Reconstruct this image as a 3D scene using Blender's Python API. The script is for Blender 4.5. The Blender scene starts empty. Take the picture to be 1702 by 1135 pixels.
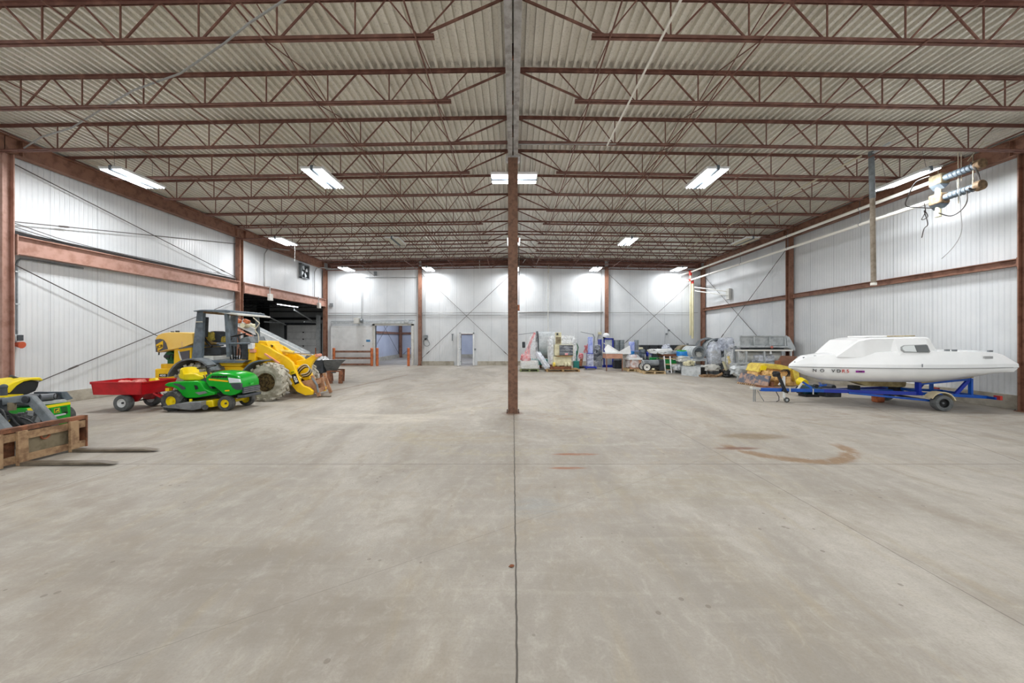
import bpy, math, random
from mathutils import Matrix, Vector
random.seed(7)
SC = bpy.context.scene
COL = SC.collection
R = math.radians

# ---------------------------------------------------------------- camera, world, exposure
F = 617.0            # focal length in pixels of the 1702 px wide frame
EYE = 1.77
cam_d = bpy.data.cameras.new('camera'); cam = bpy.data.objects.new('camera', cam_d); COL.objects.link(cam)
cam_d.sensor_width = 36.0; cam_d.lens = 36.0*F/1702.0
cam_d.shift_x = -1.5/1702.0; cam_d.shift_y = -5.5/1702.0
cam_d.clip_start = 0.05; cam_d.clip_end = 200
cam.location = (0, 0, EYE); cam.rotation_euler = (math.pi/2, 0, 0)
SC.camera = cam
w = bpy.data.worlds.new('world'); SC.world = w; w.use_nodes = True
w.node_tree.nodes['Background'].inputs[0].default_value = (0.93, 0.97, 1.0, 1)
w.node_tree.nodes['Background'].inputs[1].default_value = 1.2     # soft fill; the end behind the camera is left open for it
SC.view_settings.view_transform = 'Standard'; SC.view_settings.look = 'None'
SC.view_settings.exposure = 0.03; SC.view_settings.gamma = 1.0
SC.view_settings.use_curve_mapping = False
SC.cycles.max_bounces = 10; SC.cycles.diffuse_bounces = 6; SC.cycles.transparent_max_bounces = 12
LAMP_W = 165.0        # one lit fixture, straight down
FILL_W = 18.0       # point lamp added under it to brighten the ceiling

# ---------------------------------------------------------------- colours and materials
def lin(h):
    h = h.lstrip('#'); c = [int(h[i:i+2], 16)/255 for i in (0, 2, 4)]
    return tuple((x/12.92 if x <= .04045 else ((x+.055)/1.055)**2.4) for x in c) + (1.0,)

class NT:
    def __init__(s, name):
        s.m = bpy.data.materials.new(name); s.m.use_nodes = True; s.t = s.m.node_tree
        s.b = s.t.nodes['Principled BSDF']
        s.pos = None
    def n(s, t, **kw):
        x = s.t.nodes.new(t)
        for k, v in kw.items(): setattr(x, k, v)
        return x
    def put(s, sock, v):
        if isinstance(v, bpy.types.NodeSocket): s.t.links.new(v, sock)
        elif v is not None: sock.default_value = v
    def math(s, op, a, b=None, c=None, clamp=False):
        x = s.n('ShaderNodeMath', operation=op); x.use_clamp = clamp
        s.put(x.inputs[0], a)
        if b is not None: s.put(x.inputs[1], b)
        if c is not None: s.put(x.inputs[2], c)
        return x.outputs[0]
    def co(s, kind='Object'):
        return s.n('ShaderNodeTexCoord').outputs[kind]
    def mapping(s, v, scale=(1, 1, 1), rot=(0, 0, 0), loc=(0, 0, 0)):
        x = s.n('ShaderNodeMapping'); s.put(x.inputs[0], v)
        x.inputs['Scale'].default_value = scale; x.inputs['Rotation'].default_value = rot; x.inputs['Location'].default_value = loc
        return x.outputs[0]
    def noise(s, v, scale=1.0, detail=4, rough=.55, dist=0.0):
        x = s.n('ShaderNodeTexNoise'); s.put(x.inputs['Vector'], v)
        x.inputs['Scale'].default_value = scale; x.inputs['Detail'].default_value = detail
        x.inputs['Roughness'].default_value = rough; x.inputs['Distortion'].default_value = dist
        return x.outputs[0]
    def ramp(s, f, a, b):        # linear step a..b -> 0..1
        x = s.n('ShaderNodeMapRange'); s.put(x.inputs[0], f); x.inputs[1].default_value = a; x.inputs[2].default_value = b
        x.interpolation_type = 'SMOOTHSTEP'
        return x.outputs[0]
    def mix(s, f, a, b):
        x = s.n('ShaderNodeMix', data_type='RGBA'); s.put(x.inputs[0], f); s.put(x.inputs[6], a); s.put(x.inputs[7], b)
        return x.outputs[2]
    def bump(s, h, strength=.3, dist=.02):
        x = s.n('ShaderNodeBump'); s.put(x.inputs['Height'], h); x.inputs['Strength'].default_value = strength; x.inputs['Distance'].default_value = dist
        s.t.links.new(x.outputs[0], s.b.inputs['Normal'])
    def xyz(s, v):
        x = s.n('ShaderNodeSeparateXYZ'); s.put(x.inputs[0], v); return x.outputs
    def done(s, col=None, rough=None, metal=None):
        s.put(s.b.inputs['Base Color'], col); s.put(s.b.inputs['Roughness'], rough); s.put(s.b.inputs['Metallic'], metal)
        return s.m

def mat(name, c1, c2=None, rough=.5, metal=0.0, scale=6.0, lo=.4, hi=.65, bump=0.0, bscale=None, alpha=None, detail=5):
    k = NT(name); col = lin(c1)
    if c2:
        nz = k.noise(k.co(), scale, detail, .6)
        col = k.mix(k.ramp(nz, lo, hi), lin(c1), lin(c2))
    if bump:
        k.bump(k.noise(k.co(), bscale or scale*4, 4), bump, .01)
    k.done(col, rough, metal)
    if alpha is not None: k.b.inputs['Alpha'].default_value = alpha
    return k.m

M = {}
def D(key, *a, **kw): M[key] = mat(key, *a, **kw)
D('steel_primer', '#8c6552', '#6c4837', rough=.6, scale=5, lo=.42, hi=.7, bump=.15)
D('joist_steel', '#704a3f', '#8c6456', rough=.6, scale=4, lo=.45, hi=.7)
D('girder_pink', '#b38d7f', '#9a7262', rough=.6, scale=4, lo=.4, hi=.7, bump=.1)
D('column_brown', '#7d5a46', '#614535', rough=.65, scale=14, lo=.38, hi=.68, bump=.3, detail=8)
D('ridge_grey', '#b4b2b2', '#928d8a', rough=.5, metal=.0, scale=7, lo=.4, hi=.65)
D('cable_dark', '#4d4744', rough=.6)
D('galv', '#c9ced0', '#adb3b6', rough=.35, metal=.2, scale=5)
D('galv_dark', '#868c90', '#6d7377', rough=.45, metal=.2, scale=5)
D('conduit', '#9a9a98', rough=.45, metal=.3)
D('pvc', '#f4f2ea', rough=.35)
D('pvc_yellow', '#e3dcb8', '#d6cfa6', rough=.4, scale=2)
D('red_fit', '#c03328', rough=.4)
D('orange_post', '#c9713f', '#a85a35', rough=.6, scale=5)
D('white_paint', '#e4e6e6', '#d6d8d8', rough=.4, scale=2)
D('cream', '#d8d3b4', '#c2bb98', rough=.5, scale=5)
D('off_white', '#d6d6d1', '#c6c6bf', rough=.5, scale=5)
D('black', '#17181a', rough=.5)
D('rubber', '#3b3c3c', '#5a5a57', rough=.85, scale=9, bump=.2)
D('rubber_grey', '#6a6d6e', '#565959', rough=.85, scale=9, bump=.2)
D('tyre_dust', '#bdb8aa', '#948e7e', rough=.95, scale=6, lo=.4, hi=.65, bump=.4)
D('rim_mud', '#75603c', '#3c2e1c', rough=.9, scale=14, lo=.4, hi=.6, bump=.5)
D('yellow_jcb', '#f3c40c', '#e0a90c', rough=.4, scale=3, lo=.45, hi=.75)
D('yellow_faded', '#f0c86a', '#ecc05a', rough=.35, scale=2)
D('cab_grey', '#66727c', '#4f5860', rough=.5, scale=5)
D('cab_dark', '#3a3f45', '#2a2d30', rough=.6, scale=6)
D('grille', '#55545a', rough=.6)
D('chrome', '#d8d8d8', rough=.15, metal=.9)
D('salmon', '#dd9a80', '#c98368', rough=.6, scale=6)
D('rust_pink', '#b58b6a', '#9a6e50', rough=.7, scale=7, bump=.2)
D('foam', '#b9a548', '#8f7f3a', rough=.95, scale=14)
D('green_jd', '#12a52a', '#0d9424', rough=.25, scale=2)
D('green_light', '#3ab64c', rough=.25)
D('yellow_jd', '#f2d90c', '#e4c808', rough=.4, scale=3)
D('deck_grey', '#8a8c90', '#73757a', rough=.45, metal=.3, scale=6)
D('dark_plastic', '#3c4046', '#4a4f55', rough=.5, scale=5)
D('grey_plastic', '#5e6268', rough=.45)
D('lamp_clear', '#dcdee4', rough=.15)
D('cart_red', '#c81824', '#b0121c', rough=.35, scale=3)
D('pink_bag', '#d98a80', '#c87468', rough=.6, scale=9)
D('rust', '#8e5c40', '#63402c', rough=.8, scale=7, bump=.4, lo=.4, hi=.6)
D('rust_tan', '#a88a68', '#7d5f45', rough=.8, scale=8, bump=.4, lo=.4, hi=.65, detail=8)
D('rust_grey', '#8b8068', '#6c6048', rough=.75, scale=5, bump=.3)
D('fork_steel', '#756b5d', '#5c5346', rough=.4, metal=.2, scale=4)
D('arm_grey', '#7d8488', '#62686b', rough=.5, scale=5)
D('gelcoat', '#f4f5f5', '#eceeee', rough=.2, scale=1)
D('gelcoat_deck', '#fbfbfa', rough=.4)
D('hull_scum', '#b8a878', '#8f7c50', rough=.7, scale=4)
D('rub_grey', '#a2a4a4', rough=.4)
D('trailer_blue', '#0f55b4', '#0c47a0', rough=.35, scale=3)
D('trailer_blue2', '#1330a0', rough=.35)
D('fender_cream', '#cbbf9e', '#b8ab88', rough=.5, scale=4)
D('glass_dark', '#6b6f70', rough=.1)
D('glass_pale', '#dfe4e4', rough=.1)
D('wood', '#a8895e', '#8a6e48', rough=.8, scale=8)
D('wood_pale', '#c8b088', '#ab9268', rough=.8, scale=8)
D('wood_green', '#6f8258', '#8d8a62', rough=.8, scale=8)
D('royal_blue', '#1c2ea0', rough=.4)
D('pale_blue', '#b4c0ee', '#8898e0', rough=.5, scale=6)
D('sky_blue', '#1c7fd0', '#3b93dd', rough=.5, scale=4)
D('teal', '#1d7f78', rough=.5)
D('green_box', '#1d9a4c', rough=.5)
D('dark_green', '#1a5e34', rough=.5)
D('teal_dark', '#16474f', '#0f3238', rough=.5)
D('zinc', '#a0a8ab', '#858e92', rough=.35, metal=.35, scale=4)
D('shrink_dark', '#3f444e', '#8a8f99', rough=.25, scale=3, lo=.5, hi=.68)
D('stacked_black', '#2b2e33', '#4c5058', rough=.5, scale=14)
D('red_wrap', '#cc6468', '#e6b0b2', rough=.5, scale=8)
D('copper', '#b87858', '#8a5038', rough=.5, metal=.3, scale=10)
D('brown_sheet', '#c0907a', '#b0806a', rough=.6, scale=6)
D('brown_plate', '#84604f', '#755344', rough=.7, scale=4)
D('machine_yellow', '#e6d05a', '#cfae48', rough=.6, scale=6, bump=.2)
D('machine_orange', '#e6bd7c', '#c2935a', rough=.75, scale=7, bump=.3)
D('blade_grey', '#565d6c', '#a98a78', rough=.6, scale=5, lo=.45, hi=.6)
D('purple', '#8a1d8a', rough=.5)
D('sign_blue', '#3f7fae', rough=.5)
D('paper_white', '#f0f0f0', rough=.6)
D('lettering_black', '#15161a', rough=.6)
D('concrete', '#b3ada0', '#9a9486', rough=.9, scale=3, bump=.3, detail=8)
D('unlit_roof', '#24262a', '#303338', rough=.8, scale=3)  # near-black carries the lack of light over the dock
D('leaf_brown', '#7a4a30', rough=.9)
D('rope', '#c9c0aa', rough=.8)
D('alarm_orange', '#c95a3c', rough=.5)
D('pipe_taupe', '#9a8f80', '#7f7363', rough=.7, scale=8)
D('valve_rust', '#8c7356', '#64503c', rough=.7, scale=12)

def film(name, base, amin, amax, scale=5.0):
    k = NT(name)
    nz = k.noise(k.co(), scale, 5, .65, .6)
    k.done(lin(base), .18, 0)
    x = k.n('ShaderNodeMapRange'); k.put(x.inputs[0], nz); x.inputs[1].default_value = .38; x.inputs[2].default_value = .65
    x.inputs[3].default_value = amin; x.inputs[4].default_value = amax
    k.put(k.b.inputs['Alpha'], x.outputs[0])
    k.bump(k.noise(k.co(), scale*2.2, 4, .7, 1.0), .4, .04)
    return k.m
M['film'] = film('stretch_film', '#f2f5f8', .25, .75, 4)
M['film_thin'] = film('thin_film', '#f2f6fa', .06, .38, 5)
M['film_blue'] = film('blue_film', '#e8eefb', .25, .8, 5)

def emis(name, col, s):
    k = NT(name); k.done(lin('#ffffff'), .4)
    k.b.inputs['Emission Color'].default_value = lin(col); k.b.inputs['Emission Strength'].default_value = s
    return k.m
M['tube_on'] = emis('lit_tube', '#f4f8ff', 9.0)
M['tube_off'] = mat('unlit_tube', '#cfc7ae', rough=.3)

def wall_material(name, axis, c1='#dcdfe1', c2='#d1d5d8', seam='#a3a8ac'):
    k = NT(name); p = k.n('ShaderNodeNewGeometry').outputs['Position']
    o = k.xyz(p); u = o[axis]; z = o[2]
    base = k.mix(k.ramp(k.noise(p, .8, 5, .6), .35, .7), lin(c1), lin(c2))
    # panel joints every 1.13 m, fine ribs every 0.1 m
    jm = k.math('MODULO', k.math('ADD', u, 50.0), 1.13)
    joint = k.math('LESS_THAN', jm, .014)
    rib = k.math('SINE', k.math('MULTIPLY', u, 2*math.pi/.113))
    rib2 = k.ramp(rib, .55, .95)
    base = k.mix(k.math('MULTIPLY', joint, .75), base, lin(seam))
    base = k.mix(k.math('MULTIPLY', rib2, .13), base, lin(seam))
    # dirt and scuffs low down
    low = k.math('MULTIPLY', k.ramp(z, 1.3, .3), k.ramp(k.noise(k.mapping(p, (1, 1, .5)), 1.1, 6, .7), .5, .75))
    base = k.mix(k.math('MULTIPLY', low, .35), base, lin('#9b9a94'))
    h = k.math('SUBTRACT', rib2, k.math('MULTIPLY', joint, 1.5))
    k.bump(h, .5, .012)
    return k.done(base, .33, 0)
M['wall_x'] = wall_material('panel_wall_across', 0)
M['wall_y'] = wall_material('panel_wall_along', 1)
M['wall_dim'] = wall_material('panel_wall_dim', 0, '#a9adae', '#9a9ea0', '#6a6e70')  # greyer copy of the white panels, dock's dimness put into the colour
M['wall_cool'] = wall_material('panel_wall_cool', 0, '#c3c8d4', '#b6bccb', '#8c92a0')  # bluish copy of the panels, the cool light's tint put into the colour

def floor_material():
    k = NT('concrete_floor'); p = k.n('ShaderNodeNewGeometry').outputs['Position']
    o = k.xyz(p); x, y = o[0], o[1]
    big = k.noise(k.mapping(p, (.9, .45, 1), (0, 0, R(-25))), .55, 6, .6, 1.2)
    col = k.mix(k.ramp(big, .3, .72), lin('#928b81'), lin('#b3ada3'))
    med = k.noise(k.mapping(p, (1, .45, 1), (0, 0, R(28))), 1.6, 6, .65, .8)
    col = k.mix(k.math('MULTIPLY', k.ramp(med, .48, .72), .6), col, lin('#928878'))
    streak = k.noise(k.mapping(p, (.35, 3.2, 1), (0, 0, R(14))), 2.2, 5, .6, .4)
    col = k.mix(k.math('MULTIPLY', k.ramp(streak, .5, .7), .12), col, lin('#d3cdc0'))
    streak2 = k.noise(k.mapping(p, (3.0, .5, 1), (0, 0, R(-35))), 1.5, 5, .65, .5)
    col = k.mix(k.math('MULTIPLY', k.ramp(streak2, .52, .72), .3), col, lin('#a89878'))
    # tyre tracks: wide arcs
    def ring(cx, cy, r, wd, amt, tint, a, ns=6.0, lo=.42, hi=.6, ym=None):
        dx = k.math('SUBTRACT', x, cx); dy = k.math('SUBTRACT', y, cy)
        d = k.math('SQRT', k.math('ADD', k.math('MULTIPLY', dx, dx), k.math('MULTIPLY', dy, dy)))
        e = k.math('ABSOLUTE', k.math('SUBTRACT', k.math('ADD', d, k.math('MULTIPLY', k.math('SUBTRACT', med, .5), .35)), r))
        band = k.ramp(e, wd, wd*.35)
        f = k.math('MULTIPLY', band, k.ramp(k.noise(p, ns, 5, .7), lo, hi))
        if ym is not None: f = k.math('MULTIPLY', f, k.ramp(y, ym, ym-.35))
        return k.mix(k.math('MULTIPLY', f, amt), a, lin(tint))
    col = ring(-2.0, 9.5, 6.4, .22, .35, '#9a8c76', col, 3)
    col = ring(-1.2, 9.4, 5.2, .16, .30, '#9a8c76', col, 3)
    col = ring(4.0, 1.0, 4.6, .20, .28, '#9c917e', col, 3)
    col = ring(-5.5, -2.0, 5.2, .22, .40, '#958a7c', col, 3)
    col = ring(-4.5, 7.5, 3.8, .15, .14, '#e0dccf', col, 3)
    col = ring(1.6, 8.8, 2.6, .12, .14, '#dad6cc', col, 3)
    col = ring(-.2, 7.6, 1.9, .25, .5, '#a79d84', col, 4)
    col = ring(2.6, 4.2, 3.2, .04, .12, '#dcd8d0', col, 3)
    col = ring(-6.5, .5, 4.1, .22, .45, '#8b8073', col, 2, .35, .6)
    col = ring(-3.0, -1.5, 4.3, .30, .35, '#8b8073', col, 2, .35, .6)
    col = ring(9.0, 14.0, 6.5, .2, .4, '#8b7c66', col, 3)
    def blob(cx, cy, sx, sy, amt, tint, a, ns=9.0, lo=.5, hi=.6):
        dx = k.math('DIVIDE', k.math('SUBTRACT', x, cx), sx); dy = k.math('DIVIDE', k.math('SUBTRACT', y, cy), sy)
        d = k.math('ADD', k.math('MULTIPLY', dx, dx), k.math('MULTIPLY', dy, dy))
        f = k.math('MULTIPLY', k.ramp(d, 1.0, .15), k.ramp(k.noise(k.mapping(p, (.5, 2.2, 1)), ns, 6, .7), lo, hi))
        return k.mix(k.math('MULTIPLY', f, amt), a, lin(tint))
    # rust stains where the floor is stained in the photograph
    col = ring(4.45, 6.25, .92, .16, .85, '#85633a', col, 4, .34, .52, ym=6.35)
    col = blob(4.35, 6.7, .75, .26, .75, '#7a6648', col, 3, .3, .5)
    col = blob(3.6, 5.97, .45, .09, .9, '#6d4028', col, 4, .3, .48)
    col = blob(.95, 5.66, .42, .07, .9, '#93562c', col, 5, .34, .5)
    col = blob(.75, 5.06, .32, .06, .85, '#93562c', col, 5, .36, .52)
    col = blob(.6, 8.3, 1.2, .5, .45, '#8a6a48', col, 4)
    col = blob(0, 8.75, .3, .3, .8, '#6a4630', col, 8, .35, .55)
    col = blob(-4.2, 15.5, 3.0, .5, .35, '#8a7458', col, 4)
    col = blob(9.5, 8.6, 4.0, 1.2, .45, '#7d6a52', col, 3)
    col = blob(-2.4, 2.9, 1.5, .45, .55, '#857c70', col, 1.5, .3, .6)
    col = blob(-1.3, 2.35, 1.0, .3, .5, '#857c70', col, 2, .3, .6)
    col = blob(-.9, 1.9, .5, .35, .5, '#877e73', col, 2, .3, .6)
    col = blob(-.5, 3.1, .6, .4, .4, '#8d867c', col, 2, .3, .6)
    col = blob(.25, 3.9, .35, .3, .45, '#8f9496', col, 5, .35, .6)
    col = blob(-1.1, 6.6, 1.5, .5, .5, '#a3967a', col, 3, .35, .6)
    col = blob(2.2, 4.4, 1.6, .6, .4, '#999078', col, 3, .4, .6)
    col = blob(-3.0, 8.2, 2.0, .7, .5, '#d6cfc0', col, 2, .35, .6)
    # rust line left by the dragged load, from the loader to the far door
    ln = k.math('ABSOLUTE', k.math('SUBTRACT', x, k.math('ADD', k.math('MULTIPLY', y, .17), -8.15)))
    lf = k.math('MULTIPLY', k.ramp(ln, .09, .02), k.math('MULTIPLY', k.math('GREATER_THAN', y, 11.5), k.math('LESS_THAN', y, 18)))
    col = k.mix(k.math('MULTIPLY', lf, .6), col, lin('#6d4f3a'))
    # specks
    vo = k.n('ShaderNodeTexVoronoi'); k.put(vo.inputs['Vector'], p); vo.inputs['Scale'].default_value = 7.0
    spk = k.math('LESS_THAN', vo.outputs['Distance'], k.math('MULTIPLY', k.ramp(k.noise(p, 1.3, 3), .45, .65), .13))
    col = k.mix(k.math('MULTIPLY', spk, .6), col, lin('#6b6257'))
    fine = k.noise(p, 60, 3, .7)
    grain = k.noise(k.mapping(p, (1, .7, 1)), 9, 8, .75, .6)
    col = k.mix(k.math('MULTIPLY', k.ramp(grain, .45, .7), .3), col, lin('#8c8478'))
    col = k.mix(k.math('MULTIPLY', k.ramp(grain, .5, .3), .2), col, lin('#d2ccc2'))
    col = k.mix(k.math('MULTIPLY', k.ramp(fine, .4, .72), .3), col, lin('#857d71'))
    # saw-cut joints and cracks
    wob = k.math('MULTIPLY', k.math('SUBTRACT', k.noise(p, 5, 3), .5), .02)
    def seam(coord, c, wdt, amt, a):
        e = k.math('ABSOLUTE', k.math('SUBTRACT', k.math('ADD', coord, wob), c))
        return k.mix(k.math('MULTIPLY', k.ramp(e, wdt, wdt*.4), amt), a, lin('#3d372f'))
    col = seam(x, .022, .009, .9, col)
    col = seam(y, 5.22, .010, .65, col)
    col = seam(x, -5.4, .010, .4, col)
    col = seam(x, 3.15, .008, .45, col)
    col = seam(y, 12.9, .012, .4, col)
    col = seam(k.math('SUBTRACT', x, k.math('MULTIPLY', y, .46)), 4.83, .012, .5, col)
    col = seam(k.math('SUBTRACT', x, k.math('MULTIPLY', y, 1.45)), -5.1, .006, .35, col)
    k.bump(k.math('ADD', k.math('MULTIPLY', fine, .4), med), .25, .01)
    rg = k.n('ShaderNodeMapRange'); k.put(rg.inputs[0], med); rg.inputs[3].default_value = .45; rg.inputs[4].default_value = .8
    return k.done(col, rg.outputs[0], 0)
M['floor'] = floor_material()

def deck_material():
    k = NT('roof_deck'); p = k.n('ShaderNodeNewGeometry').outputs['Position']
    c = k.mix(k.ramp(k.noise(k.mapping(p, (1, .4, 1)), 1.4, 6, .7), .35, .7), lin('#efece3'), lin('#dedad0'))
    c = k.mix(k.math('MULTIPLY', k.ramp(k.noise(p, 28, 4, .8), .52, .68), .45), c, lin('#8e8a80'))
    return k.done(c, .42, .45)
M['deck'] = deck_material()

# ---------------------------------------------------------------- geometry helpers
def PX(px, py, Y):            # point that the photo shows at (px, py), at distance Y
    return ((px-852.5)*Y/F, EYE-(py-562.0)*Y/F)
def P3(px, py, Y):
    x, z = PX(px, py, Y); return (x, Y, z)

FRAMES = {}
class MB:
    def __init__(s): s.v = []; s.f = []
    def add(s, vs, fs):
        n = len(s.v); s.v += [tuple(v) for v in vs]; s.f += [tuple(i+n for i in f) for f in fs]; return s
    def box(s, x0, x1, y0, y1, z0, z1):
        return s.add([(x0, y0, z0), (x1, y0, z0), (x1, y1, z0), (x0, y1, z0), (x0, y0, z1), (x1, y0, z1), (x1, y1, z1), (x0, y1, z1)],
                     [(0, 3, 2, 1), (4, 5, 6, 7), (0, 1, 5, 4), (1, 2, 6, 5), (2, 3, 7, 6), (3, 0, 4, 7)])
    def bar(s, p, q, a, b=None, up=(0, 0, 1)):      # rectangular bar p->q, a wide, b high
        b = a if b is None else b
        p = Vector(p); q = Vector(q); d = (q-p).normalized(); u = Vector(up)
        if abs(d.dot(u)) > .98: u = Vector((0, 1, 0))
        sd = d.cross(u).normalized(); u = sd.cross(d)
        c = [(-a/2, -b/2), (a/2, -b/2), (a/2, b/2), (-a/2, b/2)]
        vs = [e+sd*i+u*j for e in (p, q) for i, j in c]
        return s.add(vs, [(0, 1, 2, 3), (7, 6, 5, 4), (0, 4, 5, 1), (1, 5, 6, 2), (2, 6, 7, 3), (3, 7, 4, 0)])
    def cyl(s, p, q, r, r2=None, n=14, cap=True):
        r2 = r if r2 is None else r2
        p = Vector(p); q = Vector(q); d = (q-p).normalized()
        u = Vector((0, 0, 1)) if abs(d.z) < .9 else Vector((1, 0, 0))
        a = d.cross(u).normalized(); b = d.cross(a)
        vs = []
        for e, rr in ((p, r), (q, r2)):
            for i in range(n):
                t = 2*math.pi*i/n; vs.append(e+a*(rr*math.cos(t))+b*(rr*math.sin(t)))
        fs = [(i, (i+1) % n, n+(i+1) % n, n+i) for i in range(n)]
        if cap: fs += [tuple(range(n-1, -1, -1)), tuple(range(n, 2*n))]
        return s.add(vs, fs)
    def tube(s, pts, r, n=8, close=False):
        pts = [Vector(p) for p in pts]; m = len(pts); vs = []; pa = None
        for i, p in enumerate(pts):
            if close: d = (pts[(i+1) % m]-pts[i-1])
            else: d = pts[min(i+1, m-1)]-pts[max(i-1, 0)]
            d = d.normalized() if d.length > 1e-9 else Vector((0, 0, 1))
            if pa is None:
                u = Vector((0, 0, 1)) if abs(d.z) < .9 else Vector((1, 0, 0)); pa = d.cross(u).normalized()
            else:
                pa = (pa-d*pa.dot(d))
                pa = pa.normalized() if pa.length > 1e-6 else d.orthogonal().normalized()
            b = d.cross(pa)
            rr = r[i] if isinstance(r, (list, tuple)) else r
            for j in range(n):
                t = 2*math.pi*j/n; vs.append(p+pa*(rr*math.cos(t))+b*(rr*math.sin(t)))
        fs = []
        for i in range(m if close else m-1):
            for j in range(n):
                a0 = i*n; a1 = ((i+1) % m)*n
                fs.append((a0+j, a0+(j+1) % n, a1+(j+1) % n, a1+j))
        if not close: fs += [tuple(range(n-1, -1, -1)), tuple(range((m-1)*n, m*n))]
        return s.add(vs, fs)
    def prism(s, poly, a, b, axis='y'):     # polygon extruded along an axis; axis y: poly is (x, z)
        n = len(poly)
        def pt(u, v, t): return {'y': (u, t, v), 'x': (t, u, v), 'z': (u, v, t)}[axis]
        vs = [pt(u, v, a) for u, v in poly]+[pt(u, v, b) for u, v in poly]
        ar = sum(poly[i][0]*poly[(i+1) % n][1]-poly[(i+1) % n][0]*poly[i][1] for i in range(n))
        flip = (ar > 0) == (axis in ('y',)) if b > a else (ar > 0) != (axis in ('y',))
        fs = [tuple(range(n-1, -1, -1)), tuple(range(n, 2*n))]+[(i, (i+1) % n, n+(i+1) % n, n+i) for i in range(n)]
        if flip: fs = [tuple(reversed(f)) for f in fs]
        return s.add(vs, fs)
    def lathe(s, prof, c, axis='z', n=24, close=False):    # prof: (radius, height)
        vs = []; m = len(prof)
        for r, h in prof:
            for j in range(n):
                t = 2*math.pi*j/n; a, b = r*math.cos(t), r*math.sin(t)
                vs.append({'z': (c[0]+a, c[1]+b, c[2]+h), 'y': (c[0]+a, c[1]+h, c[2]+b), 'x': (c[0]+h, c[1]+a, c[2]+b)}[axis])
        fs = []
        for i in range(m if close else m-1):
            k = (i+1) % m
            for j in range(n): fs.append((i*n+j, i*n+(j+1) % n, k*n+(j+1) % n, k*n+j))
        return s.add(vs, fs)
    def ball(s, c, r, n=12, m=8, sc=(1, 1, 1)):
        pr = []
        for i in range(m+1):
            t = math.pi*i/m; pr.append((max(.001, math.sin(t)), -math.cos(t)))
        k = len(s.v); s.lathe(pr, (0, 0, 0), 'z', n)
        for i in range(k, len(s.v)):
            v = s.v[i]; s.v[i] = (c[0]+v[0]*r*sc[0], c[1]+v[1]*r*sc[1], c[2]+v[2]*r*sc[2])
        return s
    def loft(s, rings, closed=True, caps=True):
        n = len(rings[0]); k0 = len(s.v); vs = [p for r in rings for p in r]; fs = []
        for i in range(len(rings)-1):
            for j in range(n if closed else n-1):
                fs.append((i*n+j, i*n+(j+1) % n, (i+1)*n+(j+1) % n, (i+1)*n+j))
        if caps: fs += [tuple(range(n-1, -1, -1)), tuple(range((len(rings)-1)*n, len(rings)*n))]
        return s.add(vs, fs)
    def lump(s, x0, x1, y0, y1, z0, z1, amp=.05, seed=0, n=7, taper=0.0, power=.6):   # wrapped, bulging bundle
        rnd = random.Random(seed); c = ((x0+x1)/2, (y0+y1)/2, (z0+z1)/2); h = ((x1-x0)/2, (y1-y0)/2, (z1-z0)/2)
        rows = []
        K = 16
        for i in range(n+1):
            t = -1+2*i/n; zz = max(-1, min(1, t*1.0)); ring = []
            sh = 1.0 if i not in (0, n) else .72
            tp = 1-taper*(i/n)
            for j in range(K):
                a = 2*math.pi*j/K
                ca, sa = math.cos(a), math.sin(a)
                sx = math.copysign(abs(ca)**power, ca); sy = math.copysign(abs(sa)**power, sa)
                ring.append((c[0]+h[0]*sx*sh*tp+rnd.uniform(-amp, amp)*.7, c[1]+h[1]*sy*sh*tp+rnd.uniform(-amp, amp)*.7,
                             c[2]+h[2]*zz+(rnd.uniform(-amp, amp) if 0 < i else 0)))
            rows.append(ring)
        return s.loft(rows)
    def shift(s, d):
        s.v = [(a+d[0], b+d[1], c+d[2]) for a, b, c in s.v]; return s
    def xf(s, m):
        s.v = [tuple(m @ Vector(v)) for v in s.v]; return s
    def build(s, name, m, parent=None, smooth=True, bevel=0.0, local=False, mesh=None, ang=38):
        me = bpy.data.meshes.new(name)
        vs = s.v; loc = (0, 0, 0)
        if parent is not None:
            if not local:
                inv = FRAMES[parent.name]; vs = [tuple(inv @ Vector(v)) for v in vs]
        else:
            xs = [v[0] for v in vs]; ys = [v[1] for v in vs]; zs = [v[2] for v in vs]
            loc = ((min(xs)+max(xs))/2, (min(ys)+max(ys))/2, min(zs))
            vs = [(a-loc[0], b-loc[1], c-loc[2]) for a, b, c in vs]
        me.from_pydata(vs, [], s.f); me.validate(); me.update()
        me.materials.append(M[m] if isinstance(m, str) else m)
        if smooth:
            me.polygons.foreach_set('use_smooth', [True]*len(me.polygons)); me.set_sharp_from_angle(angle=R(ang))
        o = bpy.data.objects.new(name, me); COL.objects.link(o); o.location = loc
        if bevel:
            b = o.modifiers.new('bevel', 'BEVEL'); b.width = bevel; b.segments = 2; b.limit_method = 'ANGLE'; b.angle_limit = R(40)
        if parent is not None:
            o.parent = parent
            FRAMES[o.name] = FRAMES[parent.name]
        else:
            FRAMES[o.name] = Matrix.Translation(Vector(loc)).inverted()
        return o

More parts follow.
